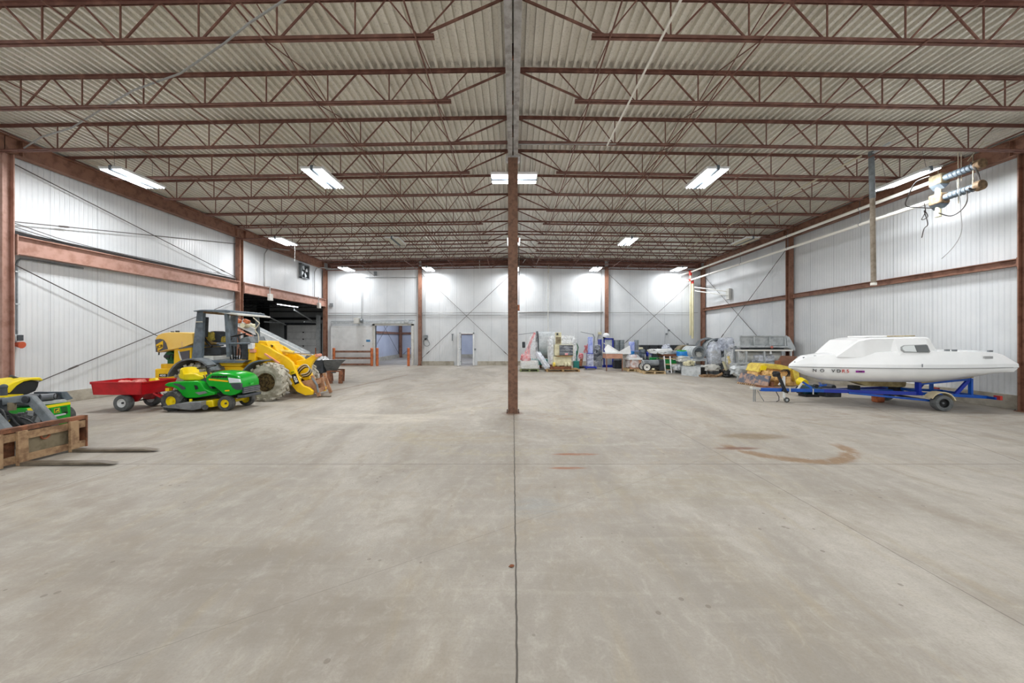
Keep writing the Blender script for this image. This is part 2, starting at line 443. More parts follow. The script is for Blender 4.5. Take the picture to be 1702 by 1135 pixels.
def tag(o, label, cat, group=None, kind=None):
    if label: o['label'] = label
    if cat: o['category'] = cat
    if group: o['group'] = group
    if kind: o['kind'] = kind
    return o
def thing(name, label, cat, loc=(0, 0, 0), rz=0.0, group=None):
    o = bpy.data.objects.new(name, None); COL.objects.link(o); o.empty_display_size = .2
    o.location = loc; o.rotation_euler = (0, 0, rz)
    FRAMES[o.name] = (Matrix.Translation(Vector(loc)) @ Matrix.Rotation(rz, 4, 'Z')).inverted()
    return tag(o, label, cat, group)
def struct(name, mb, m, **kw):
    o = mb.build(name, m, **kw); o['kind'] = 'structure'; return o
def single(name, mb, m, label, cat, group=None, **kw):
    return tag(mb.build(name, m, **kw), label, cat, group)
def lab(o, t): o['label'] = t; return o
def children(o): return [c for c in bpy.data.objects if c.parent == o]
KIDS = {}
def copy_tree(o, loc=None, rz=None, label=None, group=None):
    if o.name not in KIDS: KIDS[o.name] = [(c, children(c)) for c in children(o)]
    r = o.copy(); COL.objects.link(r)
    if loc is not None: r.location = loc
    if rz is not None: r.rotation_euler = (0, 0, rz)
    if label: r['label'] = label
    if group: r['group'] = group
    for c, gs in KIDS[o.name]:
        d = c.copy(); COL.objects.link(d); d.parent = r
        for g in gs:
            e = g.copy(); COL.objects.link(e); e.parent = d
    return r

FONT = {}
def text(name, s, size, m, parent, origin, right, up, depth=.004, stretch=1.0, bold=False):
    """Raised lettering: s written from origin along right, with letters standing along up."""
    cu = bpy.data.curves.new('t', 'FONT'); cu.body = s; cu.size = size; cu.extrude = depth/2; cu.align_x = 'CENTER'; cu.align_y = 'CENTER'
    if bold: cu.offset = size*.02
    ob = bpy.data.objects.new('t', cu); COL.objects.link(ob)
    dg = bpy.context.evaluated_depsgraph_get(); me = bpy.data.meshes.new_from_object(ob.evaluated_get(dg))
    vs = [v.co.copy() for v in me.vertices]; fs = [tuple(p.vertices) for p in me.polygons]
    bpy.data.objects.remove(ob); bpy.data.curves.remove(cu); bpy.data.meshes.remove(me)
    r = Vector(right).normalized(); u = Vector(up).normalized(); nrm = r.cross(u); o = Vector(origin)
    b = MB(); b.add([o+r*(v.x*stretch)+u*v.y+nrm*v.z for v in vs], fs)
    return b.build(name, m, parent, smooth=False)

def wheel(parent, c, r, wd, rim_r, tm='rubber', rm='white_paint', lugs=0, hub='black', name='wheel', lugh=.03, axis=(0, 1, 0), dish=.25):
    """A tyre with rim and hub; axle along y (or along axis). c is the centre."""
    b = MB(); h = wd/2
    b.lathe([(rim_r, -h*.75), (rim_r+(r-rim_r)*.35, -h), (r*.93, -h*.9), (r, -h*.5), (r, h*.5), (r*.93, h*.9), (rim_r+(r-rim_r)*.35, h), (rim_r, h*.75)],
            (0, 0, 0), 'y', 36, close=True)
    for i in range(lugs):
        for sgn in (-1, 1):
            t = 2*math.pi*(i+(.5 if sgn > 0 else 0))/lugs; t2 = t+2*math.pi*.8/lugs*1
            p = (math.cos(t)*(r+.3*lugh), sgn*h*.95, math.sin(t)*(r+.3*lugh)); q = (math.cos(t2)*(r+.5*lugh), 0, math.sin(t2)*(r+.5*lugh))
            p = (p[0]*.97, p[1], p[2]*.97)
            b.bar(p, q, lugh*1.5, lugh*1.3, up=(math.cos(t), 0, math.sin(t)))
            b.bar((p[0], p[1], p[2]), (p[0]*.9, sgn*h*1.0, p[2]*.9), lugh*1.4, lugh*.9)
    m = Matrix.Translation(Vector(c))
    if tuple(axis) != (0, 1, 0): m = m @ Vector((0, 1, 0)).rotation_difference(Vector(axis)).to_matrix().to_4x4()
    w_ = b.xf(m).build(name, tm, parent)
    rb = MB().lathe([(.001, -h*dish), (rim_r*.45, -h*dish), (rim_r*.85, -h*.3), (rim_r, -h*.8), (rim_r*1.04, -h*.82), (rim_r*1.04, h*.82), (rim_r, h*.8), (rim_r*.85, h*.3), (rim_r*.45, h*dish), (.001, h*dish)], (0, 0, 0), 'y', 28)
    rb.xf(m).build('rim', rm, w_)
    MB().cyl((0, -h*.55, 0), (0, h*.55, 0), rim_r*.24, n=12).xf(m).build('hub', hub, w_)
    return w_

def wsec(b, p, q, dpt, wid, tf=.018, tw=.014, up=(0, 0, 1)):
    """W-section: bottom flange, web, top flange along p->q, centred."""
    p = Vector(p); q = Vector(q); d = (q-p).normalized(); u = Vector(up); sd = d.cross(u).normalized(); u = sd.cross(d)
    b.bar(p-u*(dpt/2-tf/2), q-u*(dpt/2-tf/2), wid, tf, up=u)
    b.bar(p+u*(dpt/2-tf/2), q+u*(dpt/2-tf/2), wid, tf, up=u)
    b.bar(p, q, tw, dpt-2*tf, up=u)
    return b

# ================================================================ the building shell
XL, XR, YB, YF = -12.33, 12.45, 24.25, -7.0
def roof_z(x): return EYE+5.13-.0165*abs(x)
struct('floor', MB().box(-26, 14, YF, 37, -.3, 0), 'floor')
# corrugated roof deck
b = MB(); pitch = .1524; xs = []
x = XL-.1
while x < XR+.2:
    for dx, dz in ((0, .0), (.050, .0), (.058, .072), (.1444, .072)): xs.append((x+dx, roof_z(x+dx)+dz))
    x += pitch
n = len(xs); b.add([(a, YF, z) for a, z in xs]+[(a, YB+.3, z) for a, z in xs], [(i, i+1, n+i+1, n+i) for i in range(n-1)])
b.box(XL-.3, XR+.3, YF, YB+.4, 7.03, 7.11)
struct('ceiling', b, 'deck', smooth=False)
# side walls (the left one opens into the dock behind the third bay)
b = MB().box(XL-.15, XL, YF, 16.5, .3, 7.0).box(XL-.15, XL, 16.5, YB, 4.0, 7.0)
struct('wall_left', b, 'wall_y', smooth=False)
struct('wall_right', MB().box(XR, XR+.15, YF, YB+.1, .3, 7.0), 'wall_y', smooth=False)
struct('baseboard_left', MB().box(XL-.15, XL+.03, YF, 16.45, 0, .31), 'concrete', bevel=.01)
struct('baseboard_right', MB().box(XR-.05, XR+.15, YF, YB, 0, .36), 'concrete', bevel=.01)
# far wall with the wide cold-room doorway and the narrow door
DX0, DX1, DZ = (624-852.5)/25.5, (684-852.5)/25.5, 2.58
NX0, NX1, NZ = (766.5-852.5)/25.5, (786-852.5)/25.5, 2.05
b = MB()
for x0, x1, z0, z1 in ((XL, DX0, 0, 7), (DX0, DX1, DZ, 7), (DX1, NX0, 0, 7), (NX0, NX1, NZ, 7), (NX1, XR, 0, 7)):
    b.box(x0, x1, YB-.05, YB+.1, z0, z1)
struct('wall_back', b, 'wall_x', smooth=False)
struct('baseboard_back', MB().box(-5.95, -3.85, YB-.11, YB-.05, 0, .27).box(-2.3, 5.98, YB-.11, YB-.05, 0, .27).box(6.2, XR, YB-.11, YB-.05, 0, .27), 'concrete')

# the room behind the far wall
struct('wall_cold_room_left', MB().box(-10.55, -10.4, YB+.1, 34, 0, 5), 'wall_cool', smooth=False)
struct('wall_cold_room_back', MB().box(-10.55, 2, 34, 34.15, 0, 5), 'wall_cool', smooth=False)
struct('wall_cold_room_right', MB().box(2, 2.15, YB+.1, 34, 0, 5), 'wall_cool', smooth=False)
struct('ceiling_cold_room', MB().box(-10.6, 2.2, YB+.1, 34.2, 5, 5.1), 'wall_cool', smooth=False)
struct('baseboard_cold_room', MB().box(-10.4, -10.3, YB+.1, 34, 0, .3).box(-10.4, 2, 33.9, 34, 0, .3), 'concrete')
t = thing('steel_column', 'brown steel post in the far corner of the cold room behind the wide doorway', 'column', (-10.22, 33.8, 0))
wsec(MB(), (-10.22, 33.8, 0), (-10.22, 33.8, 5), .22, .22, up=(0, 1, 0)).build('shaft', 'steel_primer', t)
MB().box(-10.36, -10.08, 33.66, 33.94, 0, .02).build('base_plate', 'steel_primer', t)
b = MB().box(-10.4, -10.28, YB+.2, 33.65, 2.12, 2.3); single('wall_girt', b, 'steel_primer', 'brown horizontal rail along the side wall of the cold room beyond the wide doorway', 'beam')
b = MB().box(-10.1, 1.9, 33.86, 34, 2.12, 2.3); single('wall_girt', b, 'steel_primer', 'brown horizontal rail on the end wall of the cold room beyond the wide doorway', 'beam')
b = MB().tube([(-10.25, 26.5, .4), (-10.25, 33.3, 4.6)], .014, 6); single('brace_rod', b, 'cable_dark', 'thin brace rod climbing away on the cold room side wall', 'rod')
b = MB().tube([(-10.25, 26.5, 4.6), (-10.25, 33.3, .4)], .014, 6); single('brace_rod', b, 'cable_dark', 'thin brace rod descending away on the cold room side wall', 'rod')
b = MB().tube([(-10.0, 33.8, .3), (-5, 33.8, 4.5)], .014, 6); single('brace_rod', b, 'cable_dark', 'thin brace rod on the cold room end wall right of the post', 'rod')
def room_light(name, loc, size, power, colr, label):
    l = bpy.data.lights.new(name, 'AREA'); l.shape = 'RECTANGLE'; l.size, l.size_y = size; l.energy = power; l.color = colr
    return l
def strip_fixture(loc, L_, power, colr, label, cat='ceiling light'):
    t = thing('strip_light', label, cat, (loc[0], loc[1], loc[2]-.1))
    x, y, z = loc
    MB().box(x-.08, x+.08, y-L_/2, y+L_/2, z-.06, z).build('housing', 'white_paint', t)
    MB().cyl((x, y-L_/2+.03, z-.08), (x, y+L_/2-.03, z-.08), .018, n=8).build('tube', 'tube_on', t)
    l = bpy.data.lights.new('strip_lamp', 'AREA'); l.shape = 'RECTANGLE'; l.size = .15; l.size_y = L_; l.energy = power; l.color = colr
    lo = bpy.data.objects.new('lamp', l); COL.objects.link(lo); lo.parent = t; lo.location = (0, 0, -.02)
    return t
strip_fixture((-7.0, 29.0, 4.98), 2.4, 210, (.78, .85, 1.0), 'strip light on the cold room ceiling, above the wide doorway view')
strip_fixture((-2.5, 29.0, 4.98), 2.4, 160, (.78, .85, 1.0), 'strip light on the cold room ceiling, behind the narrow door')

# the dim dock reached through the opening under the left girder
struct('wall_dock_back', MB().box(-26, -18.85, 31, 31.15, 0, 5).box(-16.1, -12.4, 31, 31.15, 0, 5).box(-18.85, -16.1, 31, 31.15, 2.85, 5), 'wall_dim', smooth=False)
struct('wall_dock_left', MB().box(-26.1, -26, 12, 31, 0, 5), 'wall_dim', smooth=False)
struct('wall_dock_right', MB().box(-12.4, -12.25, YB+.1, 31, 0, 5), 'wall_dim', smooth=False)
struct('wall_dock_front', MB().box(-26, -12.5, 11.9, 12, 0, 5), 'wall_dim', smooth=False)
struct('ceiling_dock', MB().box(-26.1, -12.49, 11.9, 31.2, 4.6, 4.75), 'unlit_roof', smooth=False)
t = thing('door_1', None, None, (-17.47, 31, 0)); t['kind'] = 'structure'
MB().box(-18.85, -16.1, 30.98, 31.06, 0, 2.85).build('door_panel', 'white_paint', t)
bb = MB()
for i in range(1, 5): bb.box(-18.84, -16.11, 30.965, 30.98, i*.57-.008, i*.57+.008)
bb.build('panel_joint', 'galv_dark', t)
for i in range(4): MB().cyl((-17.47, 30.97, .3+i*.57+.25), (-17.47, 30.9, .3+i*.57+.25), .05, n=10).build('hinge', 'black', t)
MB().box(-19.0, -18.86, 30.85, 31, 0, 3.0).box(-16.09, -15.95, 30.85, 31, 0, 3.0).box(-19, -15.95, 30.85, 31, 2.88, 3.05).build('door_frame', 'cab_dark', t)
MB().box(-19.05, -18.98, 28.4, 31, 2.98, 3.06).box(-16.0, -15.93, 28.4, 31, 2.98, 3.06).build('track', 'galv', t)
single('wall_girt', MB().box(-25.9, -12.5, 30.84, 31, 3.3, 3.5), 'black', 'dark horizontal rail above the overhead door in the dim dock', 'beam')
single('wall_girt', MB().box(-25.9, -12.5, 30.9, 31, 3.95, 4.0), 'black', 'thin dark rail high on the dim dock end wall', 'beam')
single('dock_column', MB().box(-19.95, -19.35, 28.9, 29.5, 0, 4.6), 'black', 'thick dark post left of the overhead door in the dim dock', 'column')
for i in range(6):
    y = 18.0+i*2.1
    t = thing('roof_joist', 'roof joist coloured dark as unlit in the dim dock, %s from the opening edge' % ('nearest', 'second', 'third', 'fourth', 'fifth', 'farthest')[i], 'joist', (-19, y, 3.85), 0, 'darkened joists in the dock')
    MB().box(-25.9, -12.5, y-.04, y+.04, 4.5, 4.58).build('top_chord', 'cab_dark', t)  # dark colour stands for steel that gets no light here
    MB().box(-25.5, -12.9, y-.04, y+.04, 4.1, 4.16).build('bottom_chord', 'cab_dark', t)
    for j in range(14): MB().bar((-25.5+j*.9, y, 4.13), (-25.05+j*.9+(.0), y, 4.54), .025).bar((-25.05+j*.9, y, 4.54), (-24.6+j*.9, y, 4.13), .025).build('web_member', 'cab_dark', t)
strip_fixture((-15.5, 25.6, 4.08), 2.4, 110, (1, 1, 1), 'added strip light hanging under the darkened dock joists')  # added lamp, its power set to lighten the dock door and walls
t = thing('conveyor_rail', 'pale sloping rail hanging from the dock ceiling towards the overhead door', 'rail', P3(515, 530, 27))
MB().tube([P3(489, 515, 27), P3(526, 537, 30.6)], .05, 6).build('rail', 'galv', t)
MB().tube([P3(489, 506, 27), P3(489, 515, 27)], .03, 6).build('hanger', 'galv_dark', t)
single('door_track', MB().tube([P3(432, 520, 27), P3(475, 540, 30.6)], .045, 6), 'galv', 'pale sloping rail left of the overhead door in the dim dock', 'rail')
b = MB().cyl(P3(526, 597, 25.2)[:2]+(0,), P3(526, 578, 25.2), .085); single('bollard', b, 'orange_post', 'orange bollard standing in the dock beside the overhead door', 'bollard')
b = MB().box(-13.2, -13.0, 24.9, 25.1, 0, 3.3); single('downpipe', b, 'galv', 'tall pale grey duct in the dock just behind the corner post', 'duct')

# ================================================================ steel frame
CY = [8.87, 16.49, 24.1]
def column(x, y, z1, label, d=.22, wd=.2, m='steel_primer', up=(0, 1, 0), group=None):
    t = thing('steel_column', label, 'column', (x, y, 0), 0, group)
    wsec(MB(), (x, y, 0), (x, y, z1), d, wd, .02, .016, up=up).build('shaft', m, t, smooth=False)
    MB().box(x-wd/2-.04, x+wd/2+.04, y-d/2-.04, y+d/2+.04, 0, .018).build('base_plate', m, t, smooth=False)
    b = MB()
    for sx in (-1, 1):
        for sy in (-1, 1): b.cyl((x+sx*(wd/2+.02), y+sy*(d/2+.02), .018), (x+sx*(wd/2+.02), y+sy*(d/2+.02), .05), .014, n=6)
    b.build('anchor_bolts', 'cable_dark', t)
    return t
names = ['nearest to the left edge', 'middle', 'corner']
column(-12.15, 8.87, 6.2, 'tall pinkish brown steel column at the left edge, nearest on the left wall', m='girder_pink')
column(-12.15, 16.49, 6.2, 'brown steel column on the left wall behind the yellow loader')
column(-12.13, 24.0, 6.2, 'brown steel column in the far left corner beside the dim dock')
column(12.3, 8.87, 6.2, 'brown steel column at the right edge of view behind the boat stern')
column(12.29, 16.49, 6.2, 'brown steel column on the right wall behind the white boat bow')
column(12.28, 24.0, 6.2, 'brown steel column in the far right corner behind the white pipes')
c = column(0, 8.87, 6.05, 'free-standing rusty brown steel column in the middle of the floor', d=.23, wd=.23, m='column_brown')
MB().box(-.17, .17, 8.7, 9.04, 6.03, 6.05).build('cap_plate', 'ridge_grey', c)
MB().box(.09, .16, 8.78, 8.84, 2.42, 2.56).build('outlet_box', 'copper', c)
MB().box(.09, .15, 8.78, 8.84, 4.05, 4.15).build('outlet_box', 'copper', c)
MB().tube([(.135, 8.78, 4.05), (.15, 8.77, 3.2), (.14, 8.77, 2.56)], .009, 6).build('cord', 'cable_dark', c)
column(0, 16.49, 6.05, 'second free-standing steel column hidden behind the middle one', d=.23, wd=.23, m='column_brown')
for x, l in ((-6.02, 'brown steel column on the far wall between the wide doorway and the narrow door'), (0, 'brown steel column on the far wall straight behind the middle column'), (6.08, 'brown steel column on the far wall above the blue framed cabinet')):
    column(x, 24.08, 6.4, l, wd=.2)
# wall-top beams, per bay
def beam(p, q, d, wd, m, label, up=(0, 0, 1), name='steel_beam'):
    t = thing(name, label, 'beam', p)
    wsec(MB(), p, q, d, wd, .02, .014).build('section', m, t, smooth=False)
    b = MB(); P_ = Vector(p); Q_ = Vector(q); dd = (Q_-P_).normalized(); sd = dd.cross(Vector((0, 0, 1))).normalized()
    for e in (P_+dd*.25, Q_-dd*.25):
        b.bar(e+sd*(wd/2)-Vector((0, 0, d/2-.03)), e+sd*(wd/2)+Vector((0, 0, d/2-.03)), .012, .012)
        b.bar(e-Vector((0, 0, d/2-.02)), e+Vector((0, 0, d/2-.02)), .012, wd*.92, up=(sd.x, sd.y, 0))
    b.build('stiffener', m, t, smooth=False)
    return t
bays = [(YF+.1, .9), (.9, 8.86), (8.88, 16.48), (16.5, 23.9)]
bl = ['behind the viewpoint', 'nearest in view', 'over the middle bay', 'over the farthest bay']
for (y0, y1), l in list(zip(bays, bl))[1:]:
    beam((-12.15, y0, 6.42), (-12.15, y1, 6.42), .42, .2, 'steel_primer', 'deep brown beam along the top of the left wall, '+l)
    beam((12.3, y0, 6.42), (12.3, y1, 6.42), .42, .2, 'steel_primer', 'deep brown beam along the top of the right wall, '+l)
for x0, x1, l in ((-12.0, -6.1, 'at the left corner'), (-5.9, -.12, 'above the narrow door'), (.12, 5.95, 'above the wrapped machines'), (6.2, 12.2, 'at the right corner')):
    beam((x0, 24.05, roof_z(x0)-.24), (x1, 24.05, roof_z(x1)-.24), .34, .2, 'joist_steel', 'dark brown beam along the top of the far wall, '+l)
# ridge beam: two channels back to back with a slot between
t = thing('ridge_beam', 'long grey double beam running down the middle of the ceiling', 'beam', (0, YF, 6.05))
for sx, nm in ((-1, 'channel'), (1, 'channel')):
    b = MB(); a = sx*.012
    b.box(min(a, sx*.03), max(a, sx*.03), YF, 23.95, 6.07, 6.82)
    b.box(min(a, sx*.118), max(a, sx*.118), YF, 23.95, 6.05, 6.07)
    b.box(min(a, sx*.118), max(a, sx*.118), YF, 23.95, 6.80, 6.82)
    b.build(nm, 'ridge_grey', t, smooth=False)
b = MB()
for i in range(18): b.box(-.012, .012, 4.6+i*1.1, 4.63+i*1.1, 6.06, 6.3)
b.build('spacer', 'rust', t)

# wall girders
def girder(x, y0, y1, z0, z1, wd, m, label):
    t = thing('wall_girder', label, 'beam', (x, y0, z0))
    zc = (z0+z1)/2
    wsec(MB(), (x, y0, zc), (x, y1, zc), z1-z0, wd, .02, .014).build('section', m, t, smooth=False)
    MB().box(x-wd/2-.02, x+wd/2+.01, y0, y0+.02, z0-.03, z1+.02).build('end_plate', m, t, smooth=False)
    MB().box(x-wd/2-.02, x+wd/2+.01, y1-.02, y1, z0-.03, z1+.02).build('end_plate', m, t, smooth=False)
    return t
girder(-12.12, 9.0, 16.36, 3.82, 4.27, .2, 'girder_pink', 'deep pinkish brown girder across the left wall above the fork carriage and cart')
girder(-12.12, 16.62, 23.88, 3.80, 4.27, .2, 'girder_pink', 'deep pinkish brown girder spanning the dark dock opening')
single('girder_ledge', MB().box(-12.33, -12.24, 9.0, 16.36, 4.30, 4.40), 'black', 'black ledge standing for the dark gap on top of the left wall girder', 'ledge')  # black colour stands for the shade in the gap above the girder
girder(12.33, 9.0, 16.36, 3.53, 3.71, .16, 'steel_primer', 'narrow brown rail across the right wall above the boat')
girder(12.33, 16.62, 23.88, 3.53, 3.71, .16, 'steel_primer', 'narrow brown rail across the right wall above the steel hopper')
# brace rods
def rod(p, q, label, r=.013, m='cable_dark', turn=None):
    t = thing('brace_rod', label, 'rod', p)
    MB().tube([p, q], r, 6).build('rod', m, t)
    P_, Q_ = Vector(p), Vector(q); k = turn if turn else .12
    MB().tube([P_.lerp(Q_, k-.018), P_.lerp(Q_, k-.012), P_.lerp(Q_, k+.012), P_.lerp(Q_, k+.018)], [r, r*1.9, r*1.9, r], 8).build('turnbuckle', m, t)
    return t
xw = -12.2
rod((xw, 8.98, 3.62), (xw, 16.35, .15), 'brace rod falling away across the lower left wall', turn=.9)
rod((xw, 8.98, .42), (xw, 16.35, 3.42), 'brace rod rising away across the lower left wall past the yellow hood', turn=.18)
rod((xw, 8.98, 6.05), (xw, 16.35, 4.45), 'brace rod falling away across the upper left wall', turn=.9)
rod((xw, 8.98, 4.6), (xw, 16.35, 5.93), 'brace rod rising away across the upper left wall', turn=.15)
rod((-5.9, 24.0, 5.95), (-.1, 24.0, .45), 'brace rod from the doorway column down to the middle of the far wall', turn=.93)
rod((-.1, 24.0, 5.95), (-5.9, 24.0, .45), 'brace rod crossing above the narrow door, rising to the right', turn=.93)
rod((6.2, 24.0, 5.9), (12.1, 24.0, .45), 'brace rod on the far wall falling to the right corner', turn=.93)
rod((12.1, 24.0, 5.9), (6.2, 24.0, .5), 'brace rod on the far wall rising to the right corner', turn=.8)
rod((12.33, 23.85, 5.7), (12.33, 16.65, .3), 'brace rod on the right wall falling towards the hopper', turn=.75)
rod((12.33, 16.65, 5.85), (12.33, 23.85, .4), 'brace rod on the right wall rising towards the hopper column', turn=.72)

# ---------------------------------------------------------------- roof joists
SLOPE = .0165
def zt(u): return EYE+5.13-.005-SLOPE*u         # top of top chord
DEP = .60
FULL = {}
def make_joist(label, loc, rz, group, ext):
    t = thing('roof_joist', label, 'joist', loc, 0, group)
    L0 = .06
    def chord(name, u0, u1, zo, flip):
        b = MB(); s_ = -1 if flip else 1
        for sy in (-1, 1):
            b.bar((u0, sy*.036, -SLOPE*u0+zo), (u1, sy*.036, -SLOPE*u1+zo), .046, .006)
            b.bar((u0, sy*.015, -SLOPE*u0+zo+s_*.022), (u1, sy*.015, -SLOPE*u1+zo+s_*.022), .006, .044)
        b.build(name, 'joist_steel', t, smooth=False, local=True)
    chord('top_chord', L0, 12.2, -.003, True)
    chord('bottom_chord', .12 if ext else 1.18, 12.1 if ext else 10.95, -DEP, False)
    def tp(u): return (u, 0, -SLOPE*u-.03)
    def bt(u): return (u, 0, -SLOPE*u-DEP+.02)
    def m(p, q, a): MB().bar(p, q, a, a*.8, up=(0, 1, 0)).build('web_member', 'joist_steel', t, smooth=False, local=True)
    m(tp(.1), bt(1.39), .032); m(tp(.86), bt(1.36), .018); m(bt(1.42), tp(1.86), .018); m(tp(1.90), bt(2.33), .018)
    bs = [2.36+1.17*i for i in range(8)]
    for i, u in enumerate(bs):
        m(bt(u), tp(u), .020)
        if i < 7:
            m(bt(u+.05), tp(u+.56), .026); m(tp(u+.61), bt(u+1.12), .026)
    m(bt(10.6), tp(11.15), .026); m(tp(12.05), bt(10.85), .032)
    MB().box(12.0, 12.25, -.05, .05, -SLOPE*12-.075, -SLOPE*12-.006).build('seat', 'joist_steel', t, smooth=False, local=True)
    return t
JY = [8.6+1.524*k for k in range(-2, 11)]
ords = ['first', 'second', 'third', 'fourth', 'fifth', 'sixth', 'seventh', 'eighth', 'ninth', 'tenth', 'eleventh', 'twelfth', 'last']
proto = {}
for i, y in enumerate(JY):
    ext = i in (2, 7, 12)
    for side, rz in (('right', 0.0), ('left', math.pi)):
        lbl = 'brown open-web roof joist %s of the ridge, %s counting back from the camera' % (side, ords[i])
        g = 'roof joists'
        loc = (0, y, zt(0))
        if ext not in proto:
            proto[ext] = make_joist(lbl, loc, 0, g, ext); o = proto[ext]
        else: o = copy_tree(proto[ext], loc, rz, lbl, g)
        o.rotation_euler = (0, 0, rz)
        if side == 'left': o.location.y = y

# bridging between the joists: a bottom rod and one crossing rod per space
st = [1.45, 3.72, 6.15, 8.6]
so = ['beside the ridge beam', 'second out from the ridge', 'third out from the ridge', 'nearest the wall']
for side in (-1, 1):
    for u, wrd in zip(st, so):
        t = thing('bridging_line', 'thin brown bridging rods on the %s of the ceiling, %s' % ('left' if side < 0 else 'right', wrd), 'rods', (side*u, JY[0], zt(u)-DEP), 0, 'bridging rods')
        MB().tube([(side*u, 3.5, zt(u)-DEP-.02), (side*u, JY[-1], zt(u)-DEP-.02)], .013, 6).build('bottom_rod', 'joist_steel', t)
        for y in (JY[:-1] if u < 6 else []):
            MB().tube([(side*u, y, zt(u)-DEP+.0), (side*(u+.1), y+1.524, zt(u)-.05)], .010, 5).build('cross_rod', 'joist_steel', t)
            if u == 3.72: MB().tube([(side*(u+.12), y, zt(u)-.05), (side*u, y+1.524, zt(u)-DEP)], .010, 5).build('cross_rod', 'joist_steel', t)

# ---------------------------------------------------------------- light fixtures
def make_fixture(lit, loc, label, rz=0.0, power=None):
    t = thing('high_bay_light' if lit else 'high_bay_light', label, 'ceiling light', loc, rz, 'high bay lights')
    b = MB()
    for sx in (-1, 1):
        b.prism([(sx*.034, .0), (sx*.28, .0), (sx*.30, .05), (sx*.30, .055), (sx*.034, .055)], -.61, .61, 'y')
    b.build('reflector', 'white_paint', t, smooth=False, local=True)
    MB().box(-.032, .032, -.615, .615, -.035, .09).build('dark_centre_bar', 'cab_grey', t, local=True)  # dark bar added so the gap between the lit halves reads dark
    MB().box(-.06, .06, -.58, .58, .056, .1).build('ballast_box', 'white_paint', t, local=True)
    for x in (-.245, -.16, -.075, .075, .16, .245):
        MB().cyl((x, -.59, -.014), (x, .59, -.014), .016, n=8).build('tube', 'tube_on' if lit else 'tube_off', t, local=True)
    b = MB()
    for y in (-.5, .5): b.tube([(0, y, .1), (0, y, .74)], .004, 5)
    b.build('hanger', 'cable_dark', t, local=True)
    if lit:
        l = bpy.data.lights.new('fixture_lamp', 'AREA'); l.shape = 'RECTANGLE'; l.size = .56; l.size_y = 1.18
        l.energy = power or LAMP_W; l.color = (.97, .985, 1.0); l.spread = R(178)
        o = bpy.data.objects.new('lamp', l); COL.objects.link(o); o.parent = t; o.location = (0, 0, -.035)
        l = bpy.data.lights.new('fixture_fill', 'POINT'); l.shadow_soft_size = .09; l.energy = FILL_W; l.color = (.97, .985, 1.0)  # added point lamp, lifts the light on ceiling and upper walls
        o = bpy.data.objects.new('lamp', l); COL.objects.link(o); o.parent = t; o.location = (0, 0, -.13)
    return t
FZ = 6.06
rows = [(10.0, [(-10.2, 1), (-5.1, 1), (.03, 1), (5.2, 1), (10.55, 1)], 'front row'),
        (16.5, [(-10.2, 1), (-5.2, 0), (.03, 1), (5.1, 1), (10.3, 0)], 'middle row'),
        (23.1, [(-10.35, 1), (-5.25, 1), (.1, 1), (5.15, 1), (10.3, 1)], 'back row'),
        (2.6, [(-10.2, 1), (-5.1, 1), (0.3, 1), (5.2, 1), (10.4, 1)], 'row overhead'),
        (-4.0, [(-10.2, 1), (-5.1, 1), (0.3, 1), (5.2, 1), (10.4, 1)], 'row behind the camera')]
pos = ['leftmost, over the left wall side', 'second from the left', 'centre one by the middle column', 'fourth from the left', 'rightmost, over the right wall side']
fp = {}
for y, fs, rn in rows:
    for i, (x, lit) in enumerate(fs):
        lbl = '%s high bay light in the %s, %s' % ('glowing' if lit else 'unlit', rn, pos[i])
        rz = math.pi/2 if (i == 2 and rn == 'front row') else 0.0
        if rn in ('row overhead', 'row behind the camera') and i == 2: rz = math.pi/2
        if rn == 'front row' and i == 4:       # this one hangs askew, turned towards the wall
            o_ = copy_tree(fp[lit], (10.6, y, FZ-.02), rz, lbl); o_.rotation_euler = (0, R(-13), 0)
            for q_ in bpy.data.objects:
                if q_.type == 'LIGHT' and q_.parent == o_: q_.data = q_.data.copy(); q_.data.energy *= .7
        elif lit not in fp:
            fp[lit] = make_fixture(lit, (x, y, FZ), lbl, rz)
        else: copy_tree(fp[lit], (x, y, FZ), rz, lbl)
        if rn in ('back row', 'row overhead', 'row behind the camera') and lit:       # rows dimmed to calm the far wall and the near floor
            f_ = .75 if rn == 'back row' else .55
            for o_ in bpy.data.objects:
                if o_.type == 'LIGHT' and o_.parent and o_.parent.get('label') == lbl:
                    k_ = (o_.data.type, f_)
                    if k_ not in fp:
                        d_ = o_.data.copy(); d_.energy *= f_; fp[k_] = d_
                    o_.data = fp[k_]

# ---------------------------------------------------------------- ceiling conduits and cords
ZC = EYE+4.42
def ceil_pt(px, py, H=4.42):
    Y = F*H/(562-py); return ((px-852.5)*Y/F, Y, EYE+H)
pts = [ceil_pt(a, b) for a, b in ((482, -6), (415, 38), (373, 72), (300, 122), (222, 150), (180, 175), (120, 212), (68, 228), (40, 246))]
single('ceiling_conduit', MB().tube(pts, .016, 6), 'conduit', 'grey cable snaking over the joists to the near left column', 'conduit')
single('ceiling_conduit', MB().tube([(2.2, 4.4, ZC), (2.16, 8.5, ZC)], .02, 6), 'pvc', 'white conduit under the joists just right of the ridge beam', 'conduit')
single('ceiling_conduit', MB().tube([(2.35, 8.45, ZC), (1.6, 8.5, ZC+.02), (.12, 8.5, ZC+.02)], .011, 6), 'conduit', 'short grey conduit crossing from the white conduit to the ridge beam', 'conduit')
single('ceiling_conduit', MB().tube([(8.45, 9.0, ZC), (8.5, 18.2, ZC)], .02, 6), 'rope', 'beige conduit under the joists between the two right-hand lights', 'conduit')
